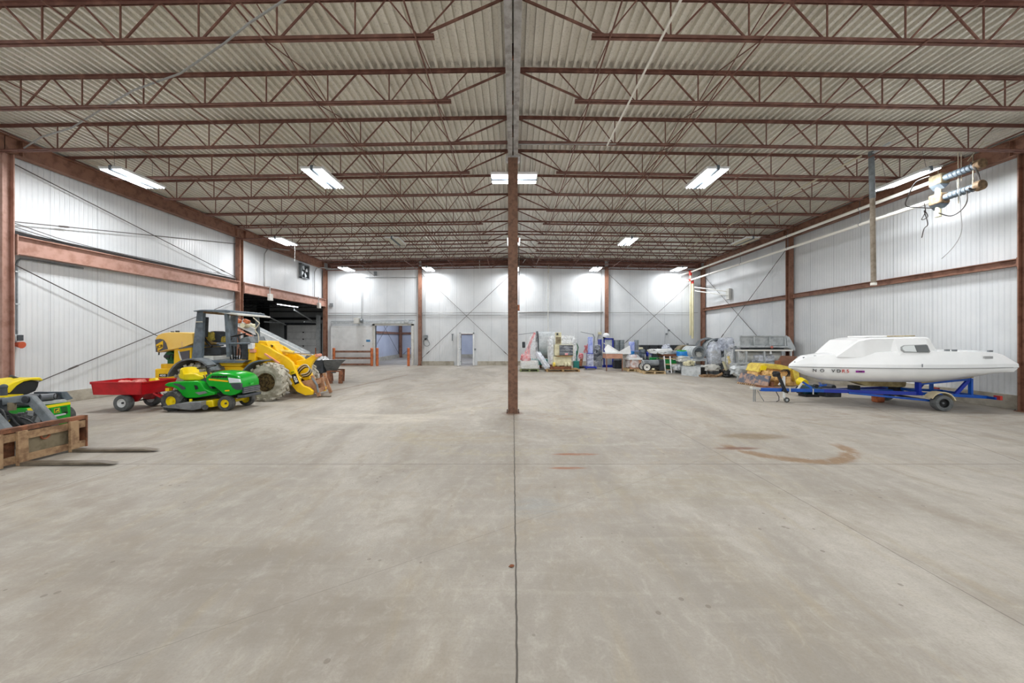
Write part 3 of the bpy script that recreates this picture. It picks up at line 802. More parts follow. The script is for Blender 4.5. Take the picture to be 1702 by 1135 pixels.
def cord(px, y0, y1, Y, label, m='rope', r=.012):
    a = P3(px, y0, Y); c = P3(px, y1, Y); b = MB()
    b.tube([a, ((a[0]+c[0])/2+.01, Y, (a[2]+c[2])/2), c], r, 5)
    b.cyl(c, (c[0], Y, c[2]-.05), r*1.8, r*1.2, n=6)
    return single('pull_cord', b, m, label, 'cord')
cord(490, 404, 432, 16.2, 'white pull cord hanging from the leftmost middle row light', 'white_paint')
cord(797, 432, 452, 23.0, 'white pull cord hanging near the middle of the far wall', 'white_paint')
cord(912, 440, 452, 23.4, 'short cord hanging right of the middle column at the far wall', 'rope')
for i, (a, bb_) in enumerate((((598, 439), (623, 459)), ((1052, 436), (1040, 446)), ((873, 431), (869, 437)), ((896, 431), (891, 438)))):
    p = P3(a[0], a[1], 23.3); q = P3(bb_[0], bb_[1], 23.6)
    single('stub_rod', MB().tube([p, q], .018, 6), 'white_paint' if i > 1 else 'conduit', ['sloping grey rod on the far beam above the wide doorway', 'thin sloping rod on the far beam right of centre', 'short white stub under the far beam beside the middle column', 'second short white stub under the far beam'][i], 'rod')

# ---------------------------------------------------------------- things on the left wall
t = thing('wall_conduit', 'grey conduit bending down the left wall to the red horn', 'conduit', (-12.25, 9.15, 2))
zb = 1.86; yb = 9.18; xb = -12.27
arc = [(xb, 10.6, 3.76), (xb, 9.45, 3.76)]+[(xb, 9.18+.14*(1-math.sin(R(a))), 3.76-.14*(1-math.cos(R(a)))) for a in (30, 60, 90)]+[(xb, yb, zb)]
MB().tube(arc, .022, 8).build('conduit', 'galv_dark', t)
for z in (2.6, 3.4): MB().box(xb-.05, xb+.03, yb-.045, yb+.045, z, z+.03).build('clamp', 'galv', t)
t = thing('alarm_horn', 'small grey switch box with an orange horn low on the near left wall', 'alarm', (-12.27, 9.18, 1.6))
MB().box(-12.33, -12.2, 9.1, 9.24, 1.7, 1.86).build('switch_box', 'galv', t, bevel=.01)
MB().box(-12.2, -12.18, 9.13, 9.24, 1.71, 1.85).build('cover', 'dark_plastic', t)
MB().cyl((-12.3, 9.18, 1.62), (-12.16, 9.2, 1.60), .05, .085).build('horn', 'alarm_orange', t)
b = MB()
for k_ in range(3): b.tube([(-12.2+.02*k_, 9.0, 4.6-.1*k_)]+[(-12.2, 9+7.4*s/8, 4.46-.05*k_+.02*math.sin(s*2.1+k_)-.06*math.sin(math.pi*s/8)) for s in range(1, 9)], .010, 5)
single('cable_bundle', b, 'cable_dark', 'loose dark cables running above the left wall girder', 'cables')
def drop(px, ytop, Y, label, box=True):
    x = -12.24; t = thing('wall_conduit', label, 'conduit', (x, Y, 3.8))
    zt_ = EYE+(562-ytop)*(-x)/(-(px-852.5))/1.0*0 + EYE*0+(562-ytop)*(12.24*F/(852.5-px))/F+0
    z = EYE+(562-ytop)*(12.24/(852.5-px))
    MB().tube([(x+.5, Y+1.2, z+.3), (x+.25, Y+.5, z+.22), (x+.05, Y+.15, z+.12), (x, Y, z-.15), (x, Y, 4.32), (x+.26, Y, 4.3), (x+.26, Y, 3.9)], .026, 8).build('conduit', 'conduit', t)
    MB().box(x+.2, x+.36, Y-.1, Y+.1, 3.62, 3.95).build('junction_box', 'off_white', t, bevel=.01)
    return t
drop(441, 417, 18.3, 'conduit with a white box coming down the left wall over the dock opening')
drop(525, 449, 22.9, 'conduit with a white box near the far left corner')
t = thing('wall_fan', 'square louvred exhaust fan high on the far end of the left wall', 'fan', (-12.3, 21.8, 5.2))
fy, fz = 21.8, 5.68
MB().box(-12.34, -12.16, fy-.42, fy+.42, fz-.42, fz-.37).box(-12.34, -12.16, fy-.42, fy+.42, fz+.37, fz+.42).box(-12.34, -12.16, fy-.42, fy-.37, fz-.42, fz+.42).box(-12.34, -12.16, fy+.37, fy+.42, fz-.42, fz+.42).build('frame', 'galv_dark', t)
for i in range(4):
    a = R(90*i+25); MB().prism([(0, 0), (.34*math.cos(a-.35), .34*math.sin(a-.35)), (.35*math.cos(a), .35*math.sin(a)), (.34*math.cos(a+.35), .34*math.sin(a+.35))], -.01, .01, 'x').shift((-12.24, fy, fz)).build('blade', 'galv', t, smooth=False)
MB().cyl((-12.3, fy, fz), (-12.18, fy, fz), .08).build('hub', 'black', t)
MB().box(-12.335, -12.325, fy-.38, fy+.38, fz-.38, fz+.38).build('backing', 'cab_dark', t)

# ---------------------------------------------------------------- things on the right wall
for nm, x, z, y0, l in (('upper', 11.4, 6.02, 9.9, 'upper'), ('lower', 11.4, 5.5, 10.1, 'lower')):
    t = thing('water_pipe', 'long white pipe along the right wall, the %s one, dropping at the far end' % l, 'pipe', (x, 23.8, z))
    dx = 0 if l == 'upper' else .14
    MB().tube([(x, y0, z), (x, 17, z-.02), (x, 23.85, z), ], .052, 12).build('run', 'pvc', t)
    MB().tube([(x+dx, 23.85, z-.1), (x+dx, 23.85, 1.95 if l == 'upper' else 1.75)], .05 if l == 'upper' else .075, 12).build('drop', 'pvc_yellow', t)
    MB().cyl((x-.02, 23.72, z), (x-.02, 23.98, z), .085).cyl((x+dx, 23.85, z-.22), (x+dx, 23.85, z+.04), .09).build('elbow', 'red_fit', t)
    MB().tube([(x, 23.85, z), (x-.35, 23.9, z-.1), (x-.62, 23.9, z-.2)], .05, 8).build('stub', 'pvc', t)
    for y in (12.2, 15.4, 18.6, 21.5):
        MB().tube([(x, y, z+.06), (x, y, 6.28)], .008, 5).tube([(x+.06*math.cos(R(a)), y, z+.06*math.sin(R(a))) for a in range(0, 360, 45)], .008, 5, close=True).build('hanger', 'galv_dark', t)
for k_, z in enumerate((4.9, 4.55)):
    pass
b = MB().tube([(11.5, 23.5, 5.0), (12.3, 21.3, 4.45)], .035, 6).tube([(11.5, 23.4, 4.75), (12.3, 21.2, 4.2)], .035, 6).box(12.28, 12.42, 21.1, 21.4, 4.0, 4.6)
single('pipe_bracket', b, 'off_white', 'white double-arm bracket on the right wall below the pipes', 'bracket')
t = thing('drop_pipe', 'tall greyish brown pipe hanging down from the joists at the right', 'pipe', P3(1452, 474, 9.05))
b = MB().cyl(P3(1452, 474, 9.05), P3(1450, 330, 9.05), .052, n=14).build('lower_pipe', 'pipe_taupe', t)
MB().cyl(P3(1450, 330, 9.05), P3(1448, 252, 9.05), .058, n=14).build('upper_pipe', 'arm_grey', t)
MB().bar(P3(1448, 256, 9.05), (P3(1448, 250, 9.05)[0], 8.6, 6.30), .05, .03).build('pipe_hanger', 'galv', t)
MB().cyl(P3(1452, 474, 9.05), P3(1452, 470, 9.05), .062).build('end_cap', 'pvc', t)
# motorised valves at the near end of the white pipes
for nm, z, pz in (('upper', 6.02, 0), ('lower', 5.5, 1)):
    t = thing('pipe_actuator', 'motor drive with a round brown end cap on the %s white pipe' % nm, 'motor', (11.4, 9.6, z-.2))
    z2 = z-.02
    MB().box(11.27, 11.53, 9.78, 10.08, z2-.14, z2+.14).build('gearbox', 'rust_grey' if pz == 0 else 'valve_rust', t, bevel=.03)
    MB().prism([(11.27, z2-.14), (11.4, z2-.26), (11.53, z2-.14)], 9.8, 10.06, 'y').build('gear_cover', 'cab_grey', t)
    MB().cyl((11.4, 9.80, z2), (11.4, 9.12, z2+.02), .085, n=16).build('motor_body', 'cab_grey', t)
    bb = MB()
    for k_ in range(6): bb.lathe([(.088, 0), (.098, .012), (.088, .024)], (11.4, 9.2+.09*k_, z2+.01), 'y', 16)
    bb.build('cooling_fin', 'cab_grey', t)
    MB().cyl((11.4, 9.12, z2+.02), (11.4, 9.0, z2+.02), .13, .12, n=18).build('end_cap', 'valve_rust', t, bevel=.01)
    MB().cyl((11.4, 9.95, z2-.2), (11.4, 9.95, z2-.46), .06, .065, n=12).build('drain_leg', 'cream', t)
    MB().tube([(11.4, 9.95, z2+.14), (11.4, 9.95, 6.3)], .012, 5).tube([(11.4, 9.2, z2+.1), (11.4, 9.2, 6.3)], .012, 5).build('hanger', 'rope', t)
def cable(pts_, Y, r, m, label, name='cable'):
    return single(name, MB().tube([P3(a, b_, Y+.02*math.sin(i)) for i, (a, b_) in enumerate(pts_)], r, 6), m, label, 'cable')
def spline(ps, k=6):
    out = []
    n_ = len(ps)
    for i in range(n_-1):
        p0 = ps[max(i-1, 0)]; p1 = ps[i]; p2 = ps[i+1]; p3 = ps[min(i+2, n_-1)]
        for j in range(k):
            t_ = j/k
            out.append(tuple(.5*((2*p1[c_])+(-p0[c_]+p2[c_])*t_+(2*p0[c_]-5*p1[c_]+4*p2[c_]-p3[c_])*t_**2+(-p0[c_]+3*p1[c_]-3*p2[c_]+p3[c_])*t_**3) for c_ in range(len(p1))))
    return out+[tuple(ps[-1])]
cable(spline([(1613, 270), (1624, 285), (1628, 305), (1618, 315), (1610, 312)]), 9.1, .02, 'cable_dark', 'thick dark cable loop between the two motor drives')
cable(spline([(1607, 317), (1607, 335), (1597, 350), (1580, 359), (1560, 354)]), 9.2, .012, 'cable_dark', 'thin cable hanging in a curve below the lower motor drive')
cable(spline([(1545, 293), (1522, 303), (1510, 325), (1506, 342), (1530, 345), (1550, 346)]), 9.5, .013, 'cable_dark', 'dark cable looping left of the motor drives')
cable(spline([(1536, 337), (1538, 352), (1532, 365), (1542, 360), (1536, 350), (1542, 372), (1536, 380), (1532, 395)]), 9.5, .010, 'cable_dark', 'tangled cable ends dangling under the lower white pipe')
cable(spline([(1590, 300), (1595, 330), (1597, 352), (1598, 385), (1585, 410), (1565, 430)]), 9.4, .008, 'conduit', 'long grey wire trailing down the right wall')
for i, (a, b0, b1) in enumerate(((1592, 190, 338), (1597, 190, 300), (1657, 258, 282))):
    single('hanging_cord', MB().tube([P3(a, b0, 9.6), P3(a+1, b1, 9.6)], .009, 5), 'rope', ['beige cord hanging beside the upper motor drive', 'second beige cord ending at the upper motor drive', 'short beige cord hanging right of the motor drives'][i], 'cord')
single('hanging_cord', MB().tube([P3(1608, 268, 9.3), P3(1660, 205, 9.3), P3(1690, 160, 9.4)], .009, 5), 'rope', 'beige cord slanting up to the right from the motor drives', 'cord')

# ================================================================ the far wall
FY = YB-.06
t = thing('sliding_door', 'big white insulated sliding door parked left of the wide doorway', 'door', (-10.4, FY-.12, 0))
sx0, sx1 = PX(553, 0, FY)[0], PX(619, 0, FY)[0]
MB().box(sx0, sx1, FY-.17, FY-.03, .03, 2.55).build('panel', 'white_paint', t, bevel=.01)
b = MB(); z0, z1 = .03, 2.55
b.box(sx0, sx1, FY-.18, FY-.02, z1-.05, z1+.02).box(sx0-.03, sx0+.03, FY-.18, FY-.02, z0, z1).box(sx1-.05, sx1+.03, FY-.18, FY-.02, z0, z1)
b.build('edge_trim', 'white_paint', t)
MB().box(PX(610.5, 0, FY)[0], PX(617, 0, FY)[0], FY-.185, FY-.17, PX(0, 568, FY)[1], PX(0, 564.5, FY)[1]).build('notice', 'sign_blue', t)
MB().cyl((PX(606, 0, FY)[0], FY-.17, PX(0, 574.5, FY)[1]), (PX(606, 0, FY)[0], FY-.22, PX(0, 574.5, FY)[1]), .03).build('pull', 'black', t)
t = thing('door_track', 'long rail above the sliding door and wide doorway', 'rail', (-8.9, FY-.2, 2.6))
MB().box(PX(552, 0, FY)[0], PX(686, 0, FY)[0], FY-.22, FY-.12, 2.72, 2.84).build('rail', 'galv', t)
MB().tube([(PX(552, 0, FY)[0], FY-.1, .2), (PX(552, 0, FY)[0], FY-.1, 2.86), (PX(690, 0, FY)[0], FY-.1, 2.92)], .02, 6).build('conduit', 'galv_dark', t)
b = MB().box(PX(593, 0, FY)[0], PX(601, 0, FY)[0], FY-.5, FY-.1, 2.7, 3.08); o = b.build('motor', 'off_white', t, bevel=.02)
MB().cyl((PX(603, 0, FY)[0], FY-.3, 2.88), (PX(606, 0, FY)[0], FY-.3, 2.88), .13).build('motor_cap', 'galv_dark', t)
MB().box(PX(674, 0, FY)[0], PX(681, 0, FY)[0], FY-.4, FY-.1, 2.76, 2.98).build('motor', 'galv', t, bevel=.02)
struct('door_2', MB().box(DX0-.16, DX0, FY-.1, FY+.18, 0, DZ+.12).box(DX1, DX1+.16, FY-.1, FY+.18, 0, DZ+.12).box(DX0-.16, DX1+.16, FY-.1, FY+.18, DZ, DZ+.14), 'off_white', bevel=.01)
# orange guard posts with brown rails
pz = [555, 618, 627, 679]; pl = ['at the left end of the sliding door guard', 'at the right end of the sliding door guard', 'at the left side of the wide doorway', 'at the right side of the wide doorway']
for px_, l in zip(pz, pl):
    x = PX(px_, 0, 23.6)[0]; t = thing('guard_post', 'orange guard post '+l, 'post', (x, 23.6, 0), 0, 'orange guard posts')
    MB().cyl((x, 23.6, 0), (x, 23.6, 1.12), .085, n=16).build('post', 'orange_post', t)
    MB().ball((x, 23.6, 1.12), .085, sc=(1, 1, .5)).build('cap', 'orange_post', t)
xa, xb_ = PX(555, 0, 23.6)[0]+.09, PX(618, 0, 23.6)[0]-.09
for z, l in ((.86, 'top brown rail across the sliding door guard'), (.44, 'middle brown rail across the sliding door guard'), (.04, 'bottom brown rail across the sliding door guard')):
    single('guard_rail', MB().box(xa, xb_, 23.56, 23.64, z, z+.12), 'steel_primer', l, 'rail', 'guard rails')
# the narrow door
struct('door_3', MB().box(NX0-.09, NX0, FY-.08, FY+.16, 0, NZ+.07).box(NX1, NX1+.09, FY-.08, FY+.16, 0, NZ+.07).box(NX0-.09, NX1+.09, FY-.08, FY+.16, NZ, NZ+.07), 'white_paint')
t = thing('door_leaf', 'white insulated door leaf swung open beside the narrow doorway', 'door', (NX0-.05, FY-.3, 0))
MB().box(NX0-.13, NX0-.02, FY-.86, FY-.08, .02, NZ+.03).build('leaf', 'white_paint', t, bevel=.01)
for z in (.25, 1.05, 1.85): MB().box(NX0-.2, NX0+.0, FY-.1, FY-.06, z-.04, z+.04).cyl((NX0-.16, FY-.12, z-.07), (NX0-.16, FY-.12, z+.07), .02).build('hinge', 'galv_dark', t)
MB().box(NX0-.02, NX0+.04, FY-.75, FY-.6, .95, 1.1).build('latch', 'galv', t)
single('door_latch', MB().box(NX1+.1, NX1+.2, FY-.06, FY, .98, 1.1), 'galv_dark', 'small latch plate right of the narrow doorway', 'latch')
single('wall_hardware', MB().box(NX0-.62, NX0-.5, FY-.05, FY+.02, 2.0, 2.05).box(NX0-.6, NX0-.54, FY-.05, FY+.02, 1.6, 2.0), 'galv_dark', 'grey hardware on the far wall left of the narrow door', 'hardware')
# conduits across the wall
def hcon(px0, px1, py, label, r=.016, m='conduit', drop=None):
    Y = FY-.05; b = MB().tube([P3(px0, py, Y), P3(px1, py, Y)], r, 6)
    return single('wall_conduit', b, m, label, 'conduit')
hcon(546, 693, 520.5, 'upper conduit across the far wall above the sliding door', .022)
hcon(546, 693, 524.3, 'lower conduit across the far wall above the sliding door', .018)
hcon(701, 846, 519.5, 'upper conduit across the far wall above the narrow door', .018)
hcon(701, 846, 524, 'lower conduit across the far wall above the narrow door', .018)
hcon(862, 1003, 518.8, 'thick grey conduit across the far wall above the wrapped machines', .045)
hcon(862, 909, 523.5, 'short conduit across the far wall right of the middle column', .018)
hcon(1009, 1160, 519.5, 'thin conduit across the far wall behind the white drop pipes', .014)
Y = FY-.08
single('wall_conduit', MB().tube([P3(599.5, 534, Y), P3(601, 525, Y), P3(601, 462, Y), P3(603, 461, Y), P3(693, 461, Y)], .016, 6), 'galv_dark', 'conduit rising from the door motor and turning right under the far beam', 'conduit')
single('wall_conduit', MB().tube([P3(706.5, 561, Y), P3(706.5, 461, Y), P3(700, 452, Y)], .016, 6), 'conduit', 'conduit down the far wall to the hose reel, right of the doorway column', 'conduit')
single('wall_conduit', MB().tube([P3(703.5, 580, Y), P3(703.5, 462, Y)], .012, 6), 'conduit', 'thin conduit hugging the doorway column on the far wall', 'conduit')
t = thing('cord_reel', 'looped cord hanging from a small grey box right of the doorway column', 'cord', P3(708, 575, Y))
MB().box(P3(705, 0, Y)[0], P3(711, 0, Y)[0], Y-.1, Y+.05, PX(0, 561, Y)[1], PX(0, 557, Y)[1]).build('bracket', 'galv_dark', t)
MB().tube([P3(a, b_, Y) for a, b_ in spline([(709, 561), (712, 567), (714, 572), (711, 575), (706, 574), (704, 568), (707, 562)])], .02, 6).build('cord', 'galv_dark', t)
MB().box(P3(706, 0, Y)[0], P3(709, 0, Y)[0], Y-.1, Y, PX(0, 565, Y)[1], PX(0, 562, Y)[1]).build('plug', 'black', t)
single('wall_pipe', MB().tube([P3(911, 575, Y), P3(911, 440, Y)], .03, 6), 'off_white', 'thin white pipe rising up the far wall right of the middle column', 'pipe')
single('wall_outlet', MB().box(*sorted((P3(548, 0, Y)[0], P3(553, 0, Y)[0])), Y, Y+.06, PX(0, 509, Y)[1], PX(0, 504, Y)[1]), 'galv_dark', 'small grey fitting on the far wall near the left corner', 'fitting')
single('outlet_box', MB().box(P3(622.5, 0, Y)[0]-.05, P3(622.5, 0, Y)[0]+.12, Y, Y+.1, PX(0, 458, Y)[1], PX(0, 451, Y)[1]), 'galv_dark', 'dark box on the conduit under the far beam', 'box')
for i, (a, b_) in enumerate(((1112, 549), (1108, 555), (1143, 572))):
    single('wall_fitting', MB().box(P3(a-1.5, 0, Y)[0], P3(a+1.5, 0, Y)[0], Y, Y+.06, PX(0, b_+1.5, Y)[1], PX(0, b_-1.5, Y)[1]), 'galv_dark', ['tiny grey fitting beside the right far brace rod', 'tiny dark fitting under the right far brace rod', 'tiny fitting on the far wall below the drop pipes'][i], 'fitting')
t = thing('disconnect_box', 'small white box with looping cord beside the far column at the blue frame', 'box', P3(997, 555, Y))
MB().box(P3(994, 0, Y)[0], P3(999.5, 0, Y)[0], Y-.08, Y+.05, PX(0, 556, Y)[1], PX(0, 552, Y)[1]).build('box', 'cream', t)
MB().tube([P3(a, b_, Y) for a, b_ in spline([(995, 556), (993, 563), (996, 570), (1001, 572)])], .015, 6).build('cord', 'conduit', t)
MB().tube([P3(999, 552, Y), P3(999, 440, Y)], .014, 6).build('conduit', 'conduit', t)

# ================================================================ yellow wheel loader
def poly(pts, Y, ox=0, oy=0, sc=1):     # outline in photo pixels -> (x, z) at distance Y
    return [PX(ox+a/sc, oy+b_/sc, Y) for a, b_ in pts]
Q = lambda pts, Y: poly(pts, Y)
t = thing('wheel_loader', 'dusty yellow wheel loader with raised rear hood and open grey cab frame', 'loader', (-7.9, 11.3, 0))
LD = t
yn, yf = 10.35, 12.25
FWX, RWX = -6.92, -8.95
for x, y, l in ((FWX, yn+.2, 1), (FWX, yf-.2, 0), (RWX, yn+.2, 0), (RWX, yf-.2, 0)):
    wheel(t, (x, y, .535), .50, .42, .25, 'tyre_dust', 'rim_mud', lugs=16, hub='rim_mud', lugh=.045)
# axles
MB().cyl((FWX, yn+.3, .53), (FWX, yf-.3, .53), .11).box(FWX-.16, FWX+.16, 11.1, 11.5, .36, .7).build('axle', 'yellow_jcb', t)
MB().cyl((RWX, yn+.3, .53), (RWX, yf-.3, .53), .11).box(RWX-.16, RWX+.16, 11.1, 11.5, .36, .7).build('axle', 'yellow_jcb', t)
# rear frame, articulation and front frame
MB().prism([(-10.3, .5), (-8.2, .45), (-8.05, .62), (-8.05, 1.02), (-10.3, 1.02)], 10.85, 11.75).build('rear_chassis', 'yellow_jcb', t, bevel=.02)
MB().box(-8.15, -7.75, 11.1, 11.5, .5, .62).box(-8.15, -7.75, 11.1, 11.5, .85, .96).cyl((-7.95, 11.3, .45), (-7.95, 11.3, 1.02), .07).build('articulation_joint', 'machine_orange', t)
MB().prism([(-7.8, .45), (-6.6, .4), (-6.6, .8), (-7.1, 1.2), (-7.3, 1.68), (-7.55, 1.7), (-7.62, 1.0), (-7.8, .95)], 11.0, 11.6).build('front_chassis', 'yellow_jcb', t, bevel=.02)
MB().prism(Q([(352, 600), (403, 598), (403, 607), (399, 609), (352, 608)], 10.75), 10.75, 11.85).build('step_box', 'yellow_jcb', t, bevel=.01)
MB().prism(Q([(350, 610), (398, 609), (408, 614), (400, 626), (352, 624)], 10.8), 10.8, 11.8).build('side_tank', 'yellow_jcb', t, bevel=.015)
# counterweight
MB().prism(Q([(257, 613), (284, 612), (300, 618), (300, 645), (262, 645), (257, 640)], 10.75), 10.75, 11.9).build('counterweight', 'yellow_jcb', t, bevel=.03)
cw = [c for c in children(t) if c.name.startswith('counterweight')][0]
x0, z0 = PX(271, 624, 10.74)
MB().box(x0-.11, x0+.11, 10.735, 10.75, z0-.045, z0+.045).build('decal', 'lettering_black', cw)
text('decal', '408', .085, 'paper_white', cw, (x0, 10.728, z0), (1, 0, 0), (0, 0, 1), stretch=1.4)
# engine
MB().box(-10.2, -9.45, 10.95, 11.65, .95, 1.35).cyl((-10.1, 10.9, 1.25), (-10.1, 11.6, 1.25), .14).cyl((-9.8, 11.1, 1.3), (-9.8, 11.1, 1.58), .13, n=16).build('engine', 'dark_green', t, bevel=.02)
b = MB()
for i in range(7): b.tube(spline([(-10.1+.1*i, 10.9, 1.15+.03*(i % 3)), (-10.0+.1*i, 10.85, 1.3), (-9.9+.1*i, 10.95, 1.22-.04*i)]), .014, 5)
b.build('engine_hoses', 'black', t)
MB().ball(P3(282, 592, 11.0), .13, sc=(1.1, 1, .7)).build('air_filter', 'cab_dark', t)
# raised hood
yh = 10.7
ho = Q([(257, 562), (261, 556.5), (268, 553.5), (279, 552), (300, 552), (322, 553.5), (323, 571), (306, 577.5), (284, 582), (258.5, 586)], yh)
b = MB(); cx_ = sum(p[0] for p in ho)/len(ho); cz_ = sum(p[1] for p in ho)/len(ho)
def insp(P_, f): return [(cx_+(x-cx_)*f, cz_+(z-cz_)*f) for x, z in P_]
rings = []
for y, f in ((yh, .93), (yh+.05, .985), (yh+.12, 1.0), (yh+1.02, 1.0), (yh+1.09, .985), (yh+1.14, .93)):
    rings.append([(x, y, z) for x, z in insp(ho, f)])
b.loft(rings); hood = b.build('hood', 'yellow_faded', t, ang=50)
q = Q([(258.2, 564.5), (266, 563), (272, 564.5), (276, 570), (279, 580), (262, 584), (259.3, 585)], yh-.005)
MB().prism(q, yh-.012, yh+.01).build('corner_panel', 'grille', hood, smooth=False)
q = Q([(259.5, 573), (271, 566), (270.5, 578), (262.5, 583.5)], yh-.016)
lg = MB().prism(q, yh-.022, yh-.012).build('decal', 'yellow_jcb', hood, smooth=False)
x0, z0 = PX(265.8, 575.8, yh-.02)
text('decal', 'JCB', .11, 'lettering_black', hood, (x0, yh-.026, z0), (1, 0, .28), (-.1, 0, 1), bold=True)
MB().tube([P3(264.5, 585, yh+.1), P3(264, 590, yh+.1)], .018, 6).build('latch', 'cab_dark', hood)
MB().cyl(P3(295, 552.5, 11.2), P3(295, 549.5, 11.2), .05).box(P3(286, 0, 11.2)[0], P3(289, 0, 11.2)[0], 11.15, 11.22, PX(0, 552, 11.2)[1], PX(0, 550.5, 11.2)[1]).build('lift_eye', 'cab_dark', hood)
MB().cyl(P3(303.5, 577, 10.72), P3(303.5, 568, 10.72), .03).build('filler_cap', 'machine_orange', hood)
# side housing with grille
b = MB().prism(Q([(289, 581), (294, 578), (318, 575), (318, 602), (300, 612), (288, 612)], 10.75), 10.75, 11.85)
sp = b.build('side_housing', 'yellow_jcb', t, bevel=.02)
MB().prism(Q([(298.5, 585), (315, 582), (314.5, 598.5), (304, 601)], 10.74), 10.735, 10.76).build('grille', 'grille', sp, smooth=False)
MB().tube([P3(297, 583, 10.73), P3(300, 595, 10.73), P3(305, 605, 10.73)], .018, 6).build('trim_strip', 'off_white', sp)
MB().prism(Q([(297, 577), (320, 574), (320, 576.5), (297, 580)], 10.72), 10.72, 11.88).build('top_cover', 'cab_grey', sp)
# rear fenders
def fender(cx, cz, r, a0, a1, y0, y1, th, m, nm='fender'):
    b = MB(); rings = []
    n_ = 14
    for i in range(n_+1):
        a = R(a0+(a1-a0)*i/n_); c, s_ = math.cos(a), math.sin(a)
        rings.append([(cx+r*c, y0, cz+r*s_), (cx+r*c, y1, cz+r*s_), (cx+(r+th)*c, y1, cz+(r+th)*s_), (cx+(r+th)*c, y0, cz+(r+th)*s_)])
    return b.loft(rings).build(nm, m, t)
fender(RWX, .53, .64, 30, 165, 10.3, 10.85, .04, 'arm_grey'); fender(RWX, .53, .64, 30, 165, 11.75, 12.3, .04, 'arm_grey')
fender(FWX-.05, .53, .60, 92, 160, 10.3, 10.8, .035, 'cab_grey'); fender(FWX-.05, .53, .60, 92, 160, 11.8, 12.3, .035, 'cab_dark')
# cab floor, posts, roof
y1c, y2c = 10.62, 11.98
MB().prism(Q([(334, 599), (334, 603), (404, 603), (410, 599)], y1c), y1c, y2c).build('cab_floor', 'cab_grey', t)
for y in (y1c, y2c-.1):
    MB().prism(Q([(318, 600), (334, 600), (337.5, 516), (327.5, 516)], y1c), y, y+.1).build('cab_post', 'cab_grey', t, smooth=False)
    MB().prism(Q([(376.5, 593), (380.5, 593), (377.5, 517), (372.5, 517)], y1c), y, y+.09).build('cab_post', 'cab_grey', t, smooth=False)
MB().tube([P3(325.5, 535, y1c-.01), P3(336.5, 535, y1c-.01)], .012, 6).build('strap', 'rope', t)
MB().prism(Q([(324, 516.5), (337, 514.8), (375, 514.5), (385, 516), (385, 519.5), (378, 520), (336, 517.5), (324, 518)], y1c), y1c-.06, y2c+.06).build('cab_roof', 'cab_grey', t, bevel=.015)
b = MB()
for i in range(6): b.box(-9.0+.14*i, -8.98+.14*i, y1c, y2c, 2.49, 2.53)
b.build('roof_rib', 'rust_tan', t)
MB().prism(Q([(338, 526.5), (343.5, 527), (342, 560), (337, 560)], 10.9), 10.88, 10.98).build('head_rest', 'cab_dark', t)
MB().tube([P3(a, b_, 10.95) for a, b_ in ((338, 560), (344, 568), (352, 576))], .035, 6).build('seat_belt', 'black', t)
# seat (torn), dash, steering wheel, levers
MB().prism(Q([(336, 579), (342, 577), (362, 577), (366, 581), (366, 590), (336, 591)], 11.0), 11.0, 11.45).build('seat', 'cab_dark', t, bevel=.03)
MB().prism(Q([(344, 556), (349, 550.5), (356, 550), (366, 555), (371, 562), (366, 570), (352, 568)], 11.1), 11.1, 11.5).build('seat_back', 'cab_dark', t, bevel=.03)
MB().lump(*(lambda a, c: (a[0], c[0], 11.0, 11.12, c[1], a[1]))(PX(343, 552, 11), PX(353, 566, 11)), amp=.02, seed=3).lump(*(lambda a, c: (a[0], c[0], 11.0, 11.15, c[1], a[1]))(PX(366, 559, 11), PX(376, 569, 11)), amp=.02, seed=4).build('torn_foam', 'foam', t)
MB().box(PX(335, 0, 11)[0], PX(368, 0, 11)[0], 10.7, 11.5, PX(0, 598, 11)[1], PX(0, 591, 11)[1]).build('seat_box', 'off_white', t, bevel=.02)
b = MB(); c0 = Vector(P3(396, 557, 11.2)); r_ = .19
ax1 = Vector((1, 0, .28)).normalized(); ax2 = Vector((0, 1, .15)).normalized()
b.tube([c0+ax1*(r_*math.cos(R(a)))+ax2*(r_*math.sin(R(a))) for a in range(0, 360, 20)], .014, 6, close=True)
for a in (40, 160, 280): b.tube([c0-Vector((0, 0, .03)), c0+ax1*(r_*math.cos(R(a)))+ax2*(r_*math.sin(R(a)))], .01, 5)
b.build('steering_wheel', 'black', t)
MB().tube([c0-Vector((0, 0, .02)), c0+Vector((.12, 0, -.5))], .03, 8).build('steering_column', 'cab_dark', t)
MB().prism(Q([(398, 570), (400, 562), (413, 558.5), (418, 570)], 11.0), 11.0, 11.7).build('instrument_panel', 'arm_grey', t, bevel=.02)
MB().prism(Q([(401, 572), (412, 571), (412, 597), (405, 603), (401, 596)], 10.9), 10.9, 11.0).build('front_panel', 'cab_dark', t, bevel=.02)
MB().tube([P3(361, 571, 10.66), P3(415, 570.5, 10.66)], .03, 6).build('hand_rail', 'cab_grey', t)
b = MB()
for i in range(5): b.tube([P3(384+4*i, 600-i, 11.0+.1*i), P3(382+5*i, 586-i*2, 11.0+.1*i), P3(380+6*i, 574+i, 11.1+.1*i)], .018, 5)
b.build('pedals_and_levers', 'black', t)
MB().prism([(-8.4, 2.5), (-7.85, 2.42), (-7.85, 2.47), (-8.4, 2.56)], y1c-.04, y2c+.04).build('roof_front', 'off_white', t, bevel=.01)
MB().tube([P3(a, b_, 10.9) for a, b_ in spline([(421, 528), (428, 534), (431, 538), (424, 548), (429, 556), (430, 568)])], .014, 6).build('mirror_arm', 'rope', t)
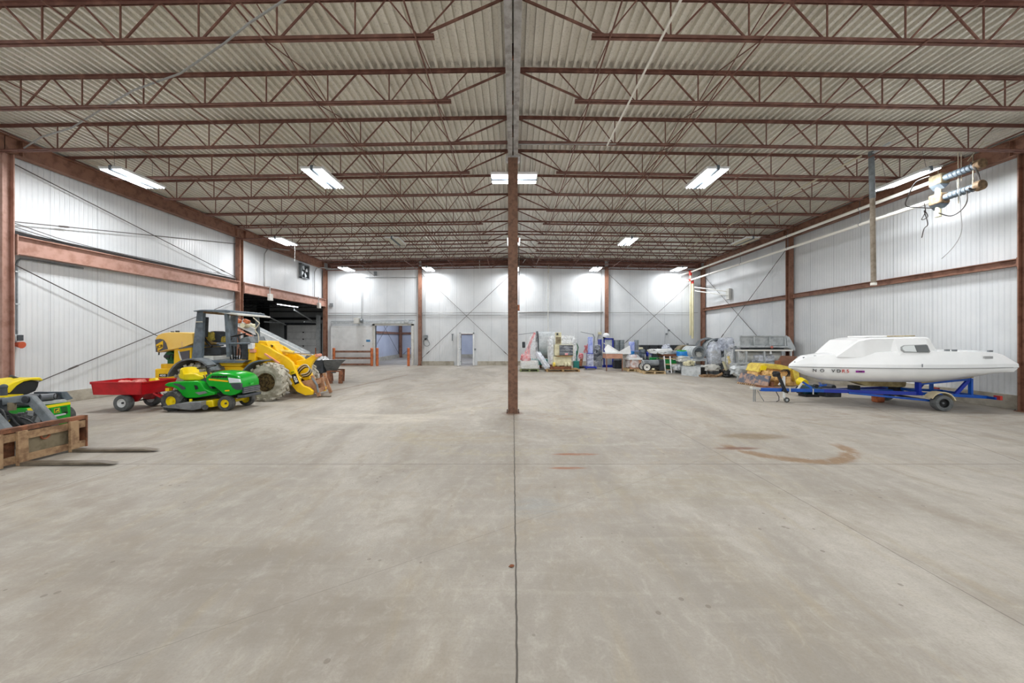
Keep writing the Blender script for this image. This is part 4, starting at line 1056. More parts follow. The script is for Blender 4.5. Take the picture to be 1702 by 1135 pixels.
# front lamp tower
tw = MB().prism(Q([(413, 579), (424, 577), (424, 608), (412, 609)], 10.82), 10.82, 10.95).build('lamp_bracket', 'yellow_jcb', t, bevel=.01)
MB().box(*sorted((PX(414, 0, 10.8)[0], PX(422, 0, 10.8)[0])), 10.74, 10.86, PX(0, 580, 10.8)[1], PX(0, 570, 10.8)[1]).build('head_lamp', 'lamp_clear', tw, bevel=.015)
MB().box(*sorted((PX(416, 0, 10.8)[0], PX(424, 0, 10.8)[0])), 10.76, 10.86, PX(0, 586, 10.8)[1], PX(0, 580.5, 10.8)[1]).build('turn_lamp', 'salmon', tw, bevel=.01)
# loader arms
arm = [(413, 570), (433, 570.5), (447, 577), (461, 586), (477, 594), (486, 602), (491, 613), (498, 634), (504, 641), (513, 644), (520, 650), (519, 656), (508, 657), (494, 651), (485, 640), (477, 624), (462, 608), (447, 600), (430, 594), (424, 592), (413, 585)]
a1 = MB().prism(Q(arm, 10.9), 10.88, 10.98).build('loader_arm', 'yellow_jcb', t, bevel=.012)
a2 = MB().prism(Q(arm, 10.9), 11.62, 11.72).build('loader_arm', 'yellow_jcb', t, bevel=.012)
MB().bar(P3(440, 588, 10.86), P3(464, 604, 10.86), .04, .045).build('salmon_tube', 'salmon', a1)
dcl = Q([(481.5, 617), (488.5, 614.5), (497.5, 637), (490, 640)], 10.87)
MB().prism(Q([(481.5, 617), (488.5, 614.5), (491, 620.5), (484, 623)], 10.87), 10.868, 10.882).build('decal', 'yellow_jd', a1, smooth=False)
MB().prism(Q([(484.2, 623), (490.8, 620.5), (497.3, 636.5), (490.2, 639.5)], 10.87), 10.868, 10.882).build('decal', 'lettering_black', a1, smooth=False)
x0, z0 = PX(490.7, 630, 10.86)
text('decal', '408', .12, 'paper_white', a1, (x0, 10.862, z0), (.42, 0, -1), (1, 0, .42), bold=True, stretch=1.1)
x0, z0 = PX(486.3, 618.6, 10.86)
text('decal', 'JCB', .055, 'lettering_black', a1, (x0, 10.862, z0), (1, 0, .3), (-.3, 0, 1))
# cross tube, bell crank, cylinders, hoses
MB().cyl(P3(486, 612, 10.98), P3(486, 612, 10.98)[:1]+(11.62,)+P3(486, 612, 10.98)[2:], .085).build('cross_tube', 'yellow_jcb', t)
crank = [(493, 600), (500, 598.5), (508, 597), (517, 592), (524, 588.5), (528, 589.5), (528, 593), (521, 600), (515.5, 609), (514.5, 620), (514.5, 630), (508, 633), (500, 628), (494, 618)]
MB().prism(Q(crank, 11.25), 11.24, 11.36).build('bell_crank', 'yellow_jcb', t, bevel=.012)
MB().cyl(P3(447, 581, 11.3), P3(489, 586, 11.3), .055).build('tilt_cylinder', 'machine_yellow', t)
MB().cyl(P3(489, 586, 11.3), P3(525, 590.5, 11.3), .028).build('cylinder_rod', 'chrome', t)
MB().cyl(P3(526, 590.8, 11.18), P3(526, 590.8, 11.18)[:1]+(11.42,)+P3(526, 590.8, 11.18)[2:], .05).build('pin', 'salmon', t)
MB().prism(Q([(443, 572), (458, 572), (462, 580), (470, 590), (455, 592), (446, 584)], 11.2), 11.12, 11.5).build('lift_tower', 'yellow_jcb', t, bevel=.02)
MB().cyl(P3(451, 575, 11.1), P3(451, 575, 11.1)[:1]+(11.52,)+P3(451, 575, 11.1)[2:], .04).build('pin', 'rim_mud', t)
for k_ in range(4):
    MB().tube([P3(a+k_*1.2, b_+k_*1.5, 11.1+.03*k_) for a, b_ in spline([(491, 620), (496, 612), (504, 606), (511, 607), (514, 614), (509, 620), (500, 622)])], .014, 6).build('hydraulic_hose', 'black' if k_ % 2 else 'rope', t)
MB().cyl(P3(462, 600, 11.1), P3(500, 630, 11.1), .05).build('lift_cylinder', 'machine_yellow', t)
# carriage
def upr(p0, p1, y): return MB().bar((P3(*p0, y)), (P3(*p1, y)), .05, .09, up=(1, 0, 0))
c1 = upr((519, 624), (530.5, 658.5), 11.12).build('carriage_upright', 'rust_pink', t)
upr((538.5, 620), (550, 652.5), 12.0).build('carriage_upright', 'rust_pink', t)
def rail(pz0, pz1, h, nm='carriage_rail'):
    MB().bar(P3(*pz0, 11.12), P3(*pz1, 12.0), .045, h).build(nm, 'rust_pink', t)
rail((522, 637), (541, 630), .12); rail((527, 650), (545, 643), .12)
MB().prism(Q([(497, 634), (512, 632), (522, 630), (527, 652), (515, 657), (503, 655)], 11.1), 11.08, 11.13).build('quick_hitch', 'rust_pink', t, bevel=.01)
MB().prism(Q([(497, 634), (512, 632), (522, 630), (527, 652), (515, 657), (503, 655)], 11.1), 11.6, 11.65).build('quick_hitch', 'rust_pink', t, bevel=.01)
MB().box(-5.86, -5.5, 11.12, 11.24, .0, .035).build('tine_stub', 'fork_steel', t)
MB().tube([P3(519, 628, 11.1), P3(527, 640, 11.05), P3(529, 652, 11.05)], .03, 6).build('lock_cylinder', 'arm_grey', t)

# ================================================================ inclined conveyor behind the loader
t = thing('conveyor', 'long grey inclined conveyor with orange caps rising behind the yellow loader', 'conveyor', P3(450, 560, 14.6)[:2]+(0,))
p0, p1 = Vector(P3(393, 536, 14.4)), Vector(P3(508, 592, 15.6))
MB().bar(p0, p1, .55, .22).build('trough', 'white_paint', t, bevel=.02)
MB().bar(p0+Vector((0, -.3, .1)), p1+Vector((0, -.3, .1)), .04, .14).build('side_rail', 'galv', t)
MB().bar(p0+Vector((0, .3, .1)), p1+Vector((0, .3, .1)), .04, .14).build('side_rail', 'galv', t)
MB().bar(p0+Vector((0, -.32, -.14)), p1+Vector((0, -.32, -.14)), .05, .07).build('lower_rail', 'salmon', t)
for px_, py_ in ((394, 531), (408, 532)):
    MB().bar(Vector(P3(px_-2, py_, 14.2)), Vector(P3(px_+6, py_+4, 14.2)), .16, .14).build('orange_cap', 'orange_post', t, bevel=.03)
MB().cyl(P3(403, 541, 14.1), P3(403, 541, 14.1)[:1]+(14.8,)+P3(403, 541, 14.1)[2:], .09).build('head_roller', 'cream', t)
for f in (.15, .85):
    p = p0.lerp(p1, f)
    for s_ in (-.3, .3): MB().bar((p.x, p.y+s_, p.z-.1), (p.x, p.y+s_, 0), .06).build('support_leg', 'galv', t)

# ================================================================ steel hopper on stands
t = thing('steel_bin', 'dark grey steel hopper bin resting on brown trestles beside the loader', 'hopper', (-7.3, 14.7, 0))
bx = MB().prism(Q([(512, 599), (537, 599), (537, 620), (514, 622)], 14.5), 14.5, 15.2).build('bin', 'cab_dark', t, bevel=.01)
tr0 = [P3(537, 598, 14.3), P3(576, 597, 14.3), P3(576, 597, 15.6), P3(537, 598, 15.6)]
tr1 = [P3(539, 609, 14.55), P3(566, 606, 14.55), P3(566, 606, 15.2), P3(539, 609, 15.2)]
tr2 = [P3(545, 620, 14.8), P3(558, 620, 14.8), P3(558, 620, 15.1), P3(545, 620, 15.1)]
MB().loft([tr2, tr1, tr0], caps=False).add(tr2, [(0, 1, 2, 3)]).build('trough', 'galv_dark', t, smooth=False)
MB().tube(tr0, .02, 6, close=True).build('rim', 'galv', t)
for a, b_, y in ((546, 549.5, 14.5), (567, 566, 14.5), (549, 551, 15.3), (570, 569, 15.3)):
    MB().bar((P3(a, 614, y)[0], y, .5), (P3(b_, 637, y)[0], y, 0), .14, .08).build('trestle_leg', 'rust', t)
MB().bar((P3(547, 0, 14.5)[0], 14.5, .48), (P3(570, 0, 14.5)[0], 14.5, .48), .06, .05).bar((P3(547, 0, 15.3)[0], 15.3, .48), (P3(570, 0, 15.3)[0], 15.3, .48), .06, .05).build('trestle_beam', 'rust', t)
for a, b_ in ((514, 622), (534, 620)): MB().bar((P3(a, 0, 14.6)[0], 14.6, .4), (P3(a, 0, 14.6)[0], 14.6, 0), .08, .08).bar((P3(a, 0, 15.1)[0], 15.1, .4), (P3(a, 0, 15.1)[0], 15.1, 0), .08, .08).build('trestle_leg', 'rust', t)
single('plastic_sheet', MB().lump(*(lambda a, c: (a[0], c[0], 14.6, 15.1, c[1], a[1]))(PX(524, 594, 14.6), PX(539, 599, 14.6)), amp=.05, seed=11, taper=.6), 'white_paint', 'crumpled white plastic lying on the steel hopper bin', 'sheet')

# ================================================================ red dump cart
t = thing('dump_cart', 'red steel dump cart hitched behind the green lawn tractor', 'cart', (-9.5, 9.35, 0))
xa, xb_, ya, yb2, zt_, zb_ = -10.12, -8.95, 8.95, 9.78, .70, .40
o1 = [(xa-.02, ya-.03, zt_), (xb_+.04, ya-.03, zt_), (xb_+.06, yb2+.03, zt_), (xa-.02, yb2+.03, zt_)]
i1 = [(xa+.0, ya+.0, .405), (xb_+.0, ya+.0, .405), (xb_+.0, yb2-.0, .405), (xa+.0, yb2-.0, .405)]
b = MB(); th = .018
def sheet4(b, q, n_):      # thick plate from 4 corners, offset by n_
    q2 = [tuple(Vector(p)+Vector(n_)) for p in q]
    b.add(q+q2, [(0, 1, 2, 3), (7, 6, 5, 4), (0, 4, 5, 1), (1, 5, 6, 2), (2, 6, 7, 3), (3, 7, 4, 0)])
sheet4(b, [i1[0], i1[1], o1[1], o1[0]], (0, th, 0)); sheet4(b, [i1[1], i1[2], o1[2], o1[1]], (-th, 0, 0))
sheet4(b, [i1[2], i1[3], o1[3], o1[2]], (0, -th, 0)); sheet4(b, i1, (0, 0, th))
b.build('tub', 'cart_red', t, smooth=False)
b = MB(); sheet4(b, [i1[3], i1[0], o1[0], o1[3]], (th, 0, 0)); b.box(xa-.05, xa-.02, ya-.03, yb2+.03, .66, .72); b.build('tailgate', 'cart_red', t, smooth=False)
b = MB()
for k_ in range(4): b.bar(o1[k_], o1[(k_+1) % 4], .035, .03)
b.build('rim', 'cart_red', t, smooth=False)
MB().box(xb_+.005, xb_+.02, 9.15, 9.42, .55, .615).build('decal', 'lettering_black', t)
dc = [c for c in children(t) if c.name.startswith('decal')][0]
MB().prism([(9.17, .60), (9.40, .60), (9.40, .612), (9.17, .612)], xb_+.02, xb_+.024, 'x').prism([(9.18, .56), (9.39, .56), (9.39, .59), (9.18, .59)], xb_+.02, xb_+.024, 'x').build('decal', 'galv', dc)
wheel(t, (-9.45, 9.02, .2), .2, .16, .1, 'rubber_grey', 'white_paint', hub='black')
wheel(t, (-9.45, 9.74, .2), .2, .16, .1, 'rubber_grey', 'white_paint', hub='black')
MB().cyl((-9.45, 9.0, .2), (-9.45, 9.78, .2), .016).build('axle', 'cable_dark', t)
MB().prism([(-9.6, .40), (-9.1, .40), (-9.3, .2), (-9.5, .2)], 9.15, 9.22).prism([(-9.6, .40), (-9.1, .40), (-9.3, .2), (-9.5, .2)], 9.55, 9.62).build('axle_bracket', 'cart_red', t)
MB().bar((-9.1, 9.4, .36), (-8.35, 9.36, .2), .05, .05).build('tongue', 'cart_red', t)
MB().bar((-8.92, 9.2, .41), (-8.75, 9.38, .2), .03, .04).build('brace', 'cart_red', t)
for i, (x, y, s_) in enumerate(((-9.72, 9.3, .16), (-9.5, 9.42, .15), (-9.32, 9.3, .13))):
    single('plastic_bag', MB().lump(x-s_*1.1, x+s_*1.1, y-s_, y+s_, .425, .70+.01*i, amp=.03, seed=20+i, taper=.3), 'pink_bag', ['pink lumpy bag at the tailgate end of the red cart', 'pink lumpy bag in the middle of the red cart', 'pink lumpy bag at the hitch end of the red cart'][i], 'bag', 'pink bags in the red cart')
single('work_glove', MB().lump(-9.35, -9.12, 9.5, 9.62, .425, .74, amp=.015, seed=31), 'yellow_jd', 'small yellow cloth lump in the red cart beside the pink bags', 'cloth')

# ================================================================ green ride-on mower (near loader)
t = thing('lawn_tractor', 'green and yellow ride-on lawn tractor with bonnet facing right, in front of the loader', 'lawn tractor', (-7.6, 9.4, 0))
MY = 9.05
wheel(t, (-8.27, 9.06, .245), .245, .22, .115, 'rubber', 'yellow_jd', hub='yellow_jd', lugs=14, lugh=.014)
wheel(t, (-8.27, 9.80, .245), .245, .22, .115, 'rubber', 'yellow_jd', hub='yellow_jd', lugs=14, lugh=.014)
wheel(t, (-7.0, 9.08, .18), .18, .16, .095, 'rubber', 'yellow_jd', hub='cable_dark')
wheel(t, (-7.0, 9.78, .18), .18, .16, .095, 'rubber', 'yellow_jd', hub='cable_dark')
MB().cyl((-8.27, 9.1, .245), (-8.27, 9.76, .245), .03).build('axle', 'black', t)
MB().bar((-7.0, 9.12, .2), (-7.0, 9.74, .2), .06, .06).build('axle', 'yellow_jd', t)
MB().box(-8.45, -6.8, 9.26, 9.6, .28, .4).build('frame', 'black', t)
MB().box(-8.4, -8.0, 9.2, 9.66, .2, .34).build('transaxle', 'black', t)
# rear body / fenders
fb = [(273, 641), (275, 638), (279, 636), (290, 634.5), (328, 633.5), (333, 636), (340, 646), (346, 649), (357, 652), (356, 656), (340, 659), (324, 661.5), (309, 661.5), (303, 658), (299, 652), (293, 646.5), (286, 643.5), (279, 643)]
bd = MB().prism(Q(fb, MY), MY, 9.8).build('fender_body', 'green_jd', t, bevel=.018)
MB().prism(Q([(289, 637), (298, 638), (308, 643.5), (308.5, 647), (303, 647.5), (296, 641.5), (289, 639)], MY), MY-.012, MY+.05).build('tread_pad', 'dark_plastic', bd)
MB().prism(Q([(323, 640), (328, 641), (330, 646), (325, 648)], MY), MY-.01, MY+.02).build('cutout', 'black', bd)
MB().prism(Q([(325, 652), (341, 650), (345, 653), (332, 656)], MY), MY-.02, MY+.3).build('foot_mat', 'deck_grey', bd)
MB().box(*sorted((PX(276, 0, MY)[0], PX(282, 0, MY)[0])), MY-.02, MY+.06, PX(0, 650, MY)[1], PX(0, 645, MY)[1]).build('reflector', 'yellow_jcb', bd)
# seat
sy0, sy1 = 9.2, 9.66
sbk = Q([(292, 616), (294.5, 612.5), (300, 611), (315, 611), (318.5, 613), (322, 620), (320, 626), (298, 627)], 9.2)
st_ = MB().prism(Q([(295, 622), (321, 620), (330, 623.5), (338, 625), (338.5, 629), (331, 632), (306, 632.5), (297, 629)], 9.2), sy0, sy1).build('seat', 'yellow_jd', t, bevel=.03)
b = MB(); zb2 = PX(0, 629, 9.2)[1]; zt2 = PX(0, 611, 9.2)[1]; xs_ = PX(297, 0, 9.2)[0]
rings = []
for i in range(9):
    y = sy0-.01+(sy1-sy0+.02)*i/8; bow = .07*((i-4)/4)**2
    hh = zt2-.05*((i-4)/4)**4
    rings.append([(xs_+bow*1.2, y, zb2), (xs_+.08+bow, y, zb2), (xs_+.05+bow, y, (zb2+hh)/2), (xs_+.02+bow, y, hh), (xs_-.03+bow, y, hh-.01), (xs_-.03+bow, y, (zb2+hh)/2)])
b.loft(rings).build('seat_back', 'yellow_jd', t)
MB().box(-8.0, -7.65, 9.3, 9.56, .68, .76).build('seat_spring', 'black', t)
# dashboard and wheel
MB().prism(Q([(333, 634), (339, 633), (345, 641), (346, 650), (352, 652), (356, 650), (352, 640), (345, 622), (338, 624)], 9.25), 9.22, 9.62).build('dashboard', 'dark_plastic', t, bevel=.01)
c0 = Vector((PX(344, 611.5, 9.43)[0], 9.43, PX(0, 609.5, 9.43)[1])); ax1 = Vector((1, 0, .25)).normalized(); ax2 = Vector((0, 1, 0)); b = MB()
b.tube([c0+ax1*(.19*math.cos(R(a)))+ax2*(.19*math.sin(R(a))) for a in range(0, 360, 20)], .015, 6, close=True)
for a in (60, 180, 300): b.tube([c0-Vector((0, 0, .03)), c0+ax1*(.19*math.cos(R(a)))+ax2*(.19*math.sin(R(a)))], .012, 5)
b.build('steering_wheel', 'black', t)
MB().tube([c0-Vector((0, 0, .02)), c0+Vector((.06, 0, -.22))], .03, 8).build('steering_column', 'black', t)
MB().tube([P3(339, 618, 9.2), P3(342, 628, 9.22)], .012, 6).build('lever', 'yellow_jcb', t)
# hood: lofted across its width
hd = [(342.5, 633), (342.5, 625), (347, 621), (353, 618.8), (364, 618.2), (382, 619.6), (393, 623), (398.5, 627.5), (401, 634), (401, 648), (399, 652), (390, 656.5), (383, 657.8), (372, 655.6), (364, 648), (356, 642.5), (347, 639.5)]
HP = Q(hd, 9.1); cx_ = -7.1; cz_ = .62
rings = []
for y, f, dz in ((9.1, .97, -.03), (9.13, .995, -.012), (9.2, 1.0, .0), (9.35, 1.0, .015), (9.5, 1.0, .015), (9.65, 1.0, 0), (9.72, .995, -.012), (9.75, .97, -.03)):
    rings.append([(cx_+(x-cx_)*f, y, (cz_+(z-cz_)*f)+(dz if z > cz_ else 0)) for x, z in HP])
hood = MB().loft(rings).build('bonnet', 'green_jd', t, ang=45)
MB().prism(Q([(347, 629), (379, 632.5), (379, 635), (347, 631.8)], 9.09), 9.085, 9.12).build('stripe', 'yellow_jcb', hood, smooth=False)
for i in range(6): MB().prism(Q([(350+4.6*i, 628), (352+4.6*i, 624.3), (355+4.6*i, 624.6), (353+4.6*i, 628.3)], 9.09), 9.085, 9.12).build('vent', 'black', hood, smooth=False)
MB().prism(Q([(379, 627.5), (398, 630), (400, 636), (381, 636.5)], 9.09), 9.08, 9.16).build('head_lamp', 'lamp_clear', hood, bevel=.01)
xg = PX(401, 0, 9.1)[0]
MB().box(xg-.01, xg+.035, 9.14, 9.71, .40, .56).prism(Q([(382, 637), (401, 637), (401, 648), (392, 648), (386, 644)], 9.09), 9.085, 9.14).build('grille', 'dark_plastic', hood, bevel=.01)
for i in range(3): MB().box(xg+.03, xg+.05, 9.14, 9.71, .42+.045*i, .437+.045*i).build('grille_bar', 'deck_grey', hood)
MB().prism([(9.37, .60), (9.48, .60), (9.48, .65), (9.425, .62), (9.37, .65)], xg+.0, xg+.04, 'x').build('badge', 'green_light', hood)
MB().prism(Q([(374, 648.3), (381, 647.8), (381, 650), (374, 650.4)], 9.09), 9.085, 9.1).build('decal', 'yellow_jcb', hood)
MB().box(xg-.12, xg+.07, 9.12, 9.73, .30, .37).build('bumper', 'dark_plastic', t, bevel=.02)
MB().box(-7.3, -6.95, 9.2, 9.66, .35, .5).tube([(-7.3, 9.15, .45), (-7.2, 9.12, .36), (-7.1, 9.14, .3)], .015).build('engine', 'black', t)
# cutting deck
MB().prism(Q([(330, 667), (354, 665), (356, 676), (330, 679)], 9.0), 8.98, 9.75).prism([(-7.95, .12), (-7.5, .12), (-7.5, .22), (-7.95, .22)], 9.1, 9.75).build('cutting_deck', 'yellow_jd', t, bevel=.015)
MB().prism(Q([(275, 674.6), (305, 669), (338, 666.5), (338, 678), (325, 681), (300, 678.5), (276, 675.8)], 8.9), 8.82, 9.05).build('discharge_chute', 'deck_grey', t, bevel=.008)
MB().cyl(P3(341, 677, 8.86), P3(341, 677, 8.92), .06).build('gauge_wheel', 'rubber', t)
MB().tube([P3(317, 663, 9.0), P3(317, 668, 9.0)], .03, 6).build('deck_link', 'yellow_jd', t)

# ================================================================ second green mower with tipped seat, left edge
def PY(px, py, X):            # point seen at (px, py) on the plane x = X -> (y, z)
    Y = -X*F/(852.5-px); return (Y, EYE-(py-562.0)*Y/F)
QX = lambda pts, X: [PY(a, b_, X) for a, b_ in pts]
t = thing('riding_mower', 'green riding mower at the left edge with its yellow seat tipped up', 'lawn tractor', (-9.4, 7.15, 0))
X0 = -8.9
pn = MB().prism(QX([(44, 678.5), (116.5, 667.5), (118, 672), (118, 699), (112, 703), (50, 722), (44, 716)], X0), X0-.35, X0, 'x').build('body', 'green_jd', t, bevel=.015)
def deco(name, pts, m, off=.006): MB().prism(QX(pts, X0), X0-.01, X0+off, 'x').build(name, m, pn, smooth=False)
deco('stripe', [(45, 679), (116.5, 668), (117, 672), (46, 683.5)], 'yellow_jd')
for i in range(4):
    for a, d in ((75, 0), (101, -4.2)):
        deco('vent', [(a+.6*i, 681.3+d+2.5*i), (a+.6*i+10, 679.6+d+2.5*i), (a+.6*i+10, 680.9+d+2.5*i), (a+.6*i, 682.7+d+2.5*i)], 'black')
deco('emblem', [(89.5, 679), (98.5, 677.6), (98.8, 685.2), (89.8, 686.6)], 'yellow_jcb', .008)
deco('emblem', [(90.2, 679.6), (97.8, 678.4), (98.1, 684.6), (90.5, 685.9)], 'dark_green', .011)
deco('emblem', [(91.3, 684.2), (92.4, 682.2), (94.6, 681.6), (96.0, 679.2), (97.0, 679.6), (96.2, 682.4), (97.4, 683.8), (95.2, 683.2), (93.2, 683.6), (91.8, 685)], 'yellow_jd', .014)
MB().bar((X0+.02,)+PY(78, 693.5, X0), (X0+.02,)+PY(107, 687.5, X0), .02, .03).build('scratch_guard', 'galv', pn)
q_ = PY(108.5, 686, X0); MB().cyl((X0-.01,)+q_, (X0+.03,)+q_, .02).build('knob', 'black', pn)
MB().box(-10.1, X0-.35, 6.85, 7.45, .2, .42).build('frame', 'black', t, bevel=.02)
wheel(t, (-9.12, 7.52, .2), .2, .16, .1, 'rubber', 'yellow_jd'); wheel(t, (-9.02, 6.70, .2), .2, .16, .1, 'rubber', 'yellow_jd')
wheel(t, (-10.2, 7.55, .24), .24, .2, .11, 'rubber', 'yellow_jd'); wheel(t, (-10.2, 6.75, .24), .24, .2, .11, 'rubber', 'yellow_jd')
MB().prism(QX([(36, 660), (60, 656), (97, 654), (106, 659), (108, 666), (60, 674), (40, 676)], -9.0), -9.7, -8.98, 'x').build('engine_cover', 'dark_plastic', t, bevel=.03)
MB().cyl((-8.99,)+PY(66, 660.5, -8.99), (-8.93,)+PY(91, 658.5, -8.93), .062, n=20).build('muffler', 'grey_plastic', t)
MB().cyl((-8.935,)+PY(88.5, 658.6, -8.935), (-8.90,)+PY(93, 658.4, -8.90), .055, n=16).build('muffler_end', 'black', t)
MB().prism(QX([(97, 651.5), (107, 650.5), (112, 657), (117, 661.5), (116, 663), (104, 666), (99, 660)], -9.0), -9.5, -8.94, 'x').build('rear_cowl', 'cab_grey', t, bevel=.015)
MB().prism(QX([(60, 669), (106, 663), (110, 665), (110, 668), (62, 674)], -8.93), -9.0, -8.92, 'x').build('engine_plate', 'galv', t)
MB().prism(QX([(8, 641), (20, 634.5), (34, 629.5), (50, 627.5), (63, 627), (68, 631), (66, 633), (50, 631.5), (36, 634), (24, 641), (12, 653.5), (9, 650)], -9.1), -9.55, -9.05, 'x').build('seat', 'yellow_jd', t, bevel=.02)
MB().prism(QX([(11, 656), (25, 641), (38, 634.5), (52, 632), (66, 633.5), (64, 642), (60, 650), (45, 656)], -9.1), -9.5, -9.1, 'x').build('seat_underside', 'black', t, bevel=.02)
MB().tube([(-9.3,)+PY(17, 624.5, -9.3), (-9.3,)+PY(32, 630, -9.3)], .022, 8).build('lever', 'dark_plastic', t)
MB().prism(QX([(-6, 656), (37, 655), (38, 662), (-6, 666)], -9.05), -9.5, -9.03, 'x').build('seat_deck', 'yellow_jd', t)
q_ = PY(6, 657, -8.9); q2_ = PY(6, 643, -8.9)
MB().cyl((-8.9,)+q_, (-8.9,)+q2_, .045, .04).ball((-8.9,)+q2_, .05).build('control_knob', 'dark_plastic', t)

# ================================================================ fork carriage attachment and the small loader carrying it
t = thing('fork_carriage', 'rusty pallet fork carriage standing on the floor at the left edge', 'forks', (-6.85, 5.5, 0))
fx = -6.93
ya, yb2 = 4.9, 6.0
MB().bar((fx, ya, .50), (fx, yb2, .50), .10, .06, up=(0, 0, 1)).build('top_rail', 'rust', t)
MB().bar((fx+.03, ya, .40), (fx+.03, yb2, .40), .03, .11).build('upper_rail', 'rust_tan', t)
MB().bar((fx+.03, ya, .085), (fx+.03, yb2, .085), .03, .1).build('lower_rail', 'rust_tan', t)
MB().box(fx-.03, fx-.01, 5.2, 5.86, .1, .42).build('back_plate', 'rust_grey', t)
MB().box(fx-.05, fx+.06, yb2-.02, yb2+.0, .03, .53).box(fx-.05, fx+.06, ya, ya+.02, .03, .53).build('end_plate', 'rust', t)
MB().box(fx-.12, fx-.04, ya+.02, yb2-.02, .06, .1).box(fx-.1, fx-.05, 5.0, 5.2, .1, .5).box(fx-.1, fx-.05, 5.86, yb2-.02, .1, .5).build('rear_frame', 'rust', t)
hk = MB().tube([(fx+.0, 5.5+.05*math.cos(R(a)), .335+.05*math.sin(R(a))) for a in range(0, 360, 30)], .014, 6, close=True); hk.build('shackle', 'copper', t)
for yy in (5.19, 5.80, 4.98):
    fk = MB().prism([(fx+.045, .0), (fx+.045, .475), (fx+.085, .475), (fx+.10, .04), (fx+.10, 0)], yy-.055, yy+.055).build('fork_shank', 'rust_tan', t, bevel=.006) if yy != 4.98 else None
    if fk:
        MB().prism([(fx+.08, .0), (fx+.3, .006), (fx+1.32, .02), (fx+1.38, .027), (fx+1.2, .05), (fx+.1, .045)], yy-.05, yy+.05).build('tine', 'fork_steel', fk, bevel=.004)
MB().box(fx+.04, fx+.08, ya-.0, ya+.09, .02, .48).build('guide_bar', 'rust_tan', t)
t = thing('compact_loader', 'grey arms and lugged wheel of a small loader behind the rusty fork carriage', 'loader', (-8.2, 5.5, 0))
for y in (5.22, 5.74):
    MB().prism([(-8.3, .78), (-7.52, .9), (-7.40, .88), (-7.06, .5), (-7.05, .36), (-7.14, .36), (-7.45, .74), (-7.6, .78), (-8.3, .64)], y-.035, y+.035).build('lift_arm', 'arm_grey', t, bevel=.012)
    MB().cyl((-7.47, y-.06, .83), (-7.47, y+.06, .83), .055).build('pivot', 'cab_dark', t)
MB().cyl((-7.9, 5.5, .45), (-7.1, 5.5, .3), .04).build('tilt_cylinder', 'arm_grey', t)
MB().cyl((-7.14, 5.19, .42), (-7.14, 5.77, .42), .05).build('cross_tube', 'cab_dark', t)
MB().box(-9.0, -7.85, 5.2, 5.8, .3, .85).build('body', 'cab_dark', t, bevel=.04)
for x in (-7.83, -8.75):
    for y in (5.0, 6.0): wheel(t, (x, y, .28), .27, .2, .13, 'rubber_grey', 'cab_dark', lugs=12, lugh=.04)
for k_ in range(4): MB().tube(spline([(-7.9, 5.45+.05*k_, .6), (-7.6, 5.5+.06*k_, .72-.05*k_), (-7.35, 5.42+.08*k_, .5), (-7.2, 5.5+.05*k_, .35)]), .013, 6).build('hydraulic_hose', 'black', t)
MB().cyl((-7.72, 5.72, .66), (-7.72, 5.72, .78), .045).build('filter', 'rust_grey', t)

# ================================================================ white sailing boat on a blue trailer
t = thing('sailboat', 'small white cabin boat with a low cabin sitting on the blue trailer', 'boat', (9.8, 9.7, .7))
# centre line from bow B to stern S, in plan
BX, BY, SX, SY = 7.62, 10.25, 12.02, 9.62
ax = Vector((SX-BX, SY-BY, 0)); LB = ax.length; ax.normalize(); pr = Vector((-ax.y, ax.x, 0))   # pr points away from the camera
def bp(s_, o_, z): return tuple(Vector((BX, BY, 0))+ax*(s_*LB)+pr*o_+Vector((0, 0, z)))
S_ = [0, .03, .08, .16, .26, .38, .5, .62, .74, .86, .95, 1.0]
def hb(s_):      # half beam at the rub rail
    return .02+.93*math.sin(min(1, s_/.55)*math.pi/2)**.85 if s_ < .55 else .95-.17*((s_-.55)/.45)**2
def rub(s_): return .985+.05*s_+.02*math.sin(s_*3)+.10*max(0, s_-.6)**1.5
def keel(s_):
    k = .62
    if s_ < .25: k += .38*(1-s_/.25)**2.2
    if s_ > .6: k += .30*((s_-.6)/.4)**1.6
    return min(k, rub(s_)-.01)
rings = []
for s_ in S_:
    h = hb(s_); r_ = rub(s_); k = keel(s_); rg = []
    pts_ = [(-h, r_), (-h*.985, r_-.10*(1 if s_ > .1 else .4)), (-h*.9, k+(r_-k)*.42), (-h*.62, k+(r_-k)*.12), (-h*.2, k+.0), (0, k-.01), (h*.2, k), (h*.62, k+(r_-k)*.12), (h*.9, k+(r_-k)*.42), (h*.985, r_-.10*(1 if s_ > .1 else .4)), (h, r_)]
    rings.append([bp(s_+(0 if s_ < .95 else (.028*(z-k)/(r_-k+.01))), o_, z) for o_, z in pts_])
MB().loft(rings).build('hull', 'gelcoat', t, ang=60)
# topsides above the rub rail: rub -> sheer -> coaming
def shz(s_): return rub(s_)+.095*min(1, .25+s_*12)
def dkz(s_):     # deck/coaming height above
    if s_ < .22: return shz(s_)+.0+1.6*min(s_, .08)+.55*s_-.0*s_
    if s_ < .56: return shz(s_)+.249+.26*(s_-.22)
    return shz(s_)+.335-.17*(s_-.56)
rings = []
for s_ in S_:
    h = hb(s_); a, c, d = rub(s_)+.012, shz(s_), dkz(s_)
    inn = min(.20, h*.3); dd = d if s_ < .985 else d-.05
    pts_ = [(-h, a), (-h*.985, c), (-(h-inn), dd), (-(h-inn)*.5, dd+.03), (0, dd+.04), ((h-inn)*.5, dd+.03), ((h-inn), dd), (h*.985, c), (h, a)]
    rings.append([bp(s_+(.03 if s_ > .99 and z < c+.01 else 0), o_, z) for o_, z in pts_])
MB().loft(rings).build('deck', 'gelcoat', t, ang=18)
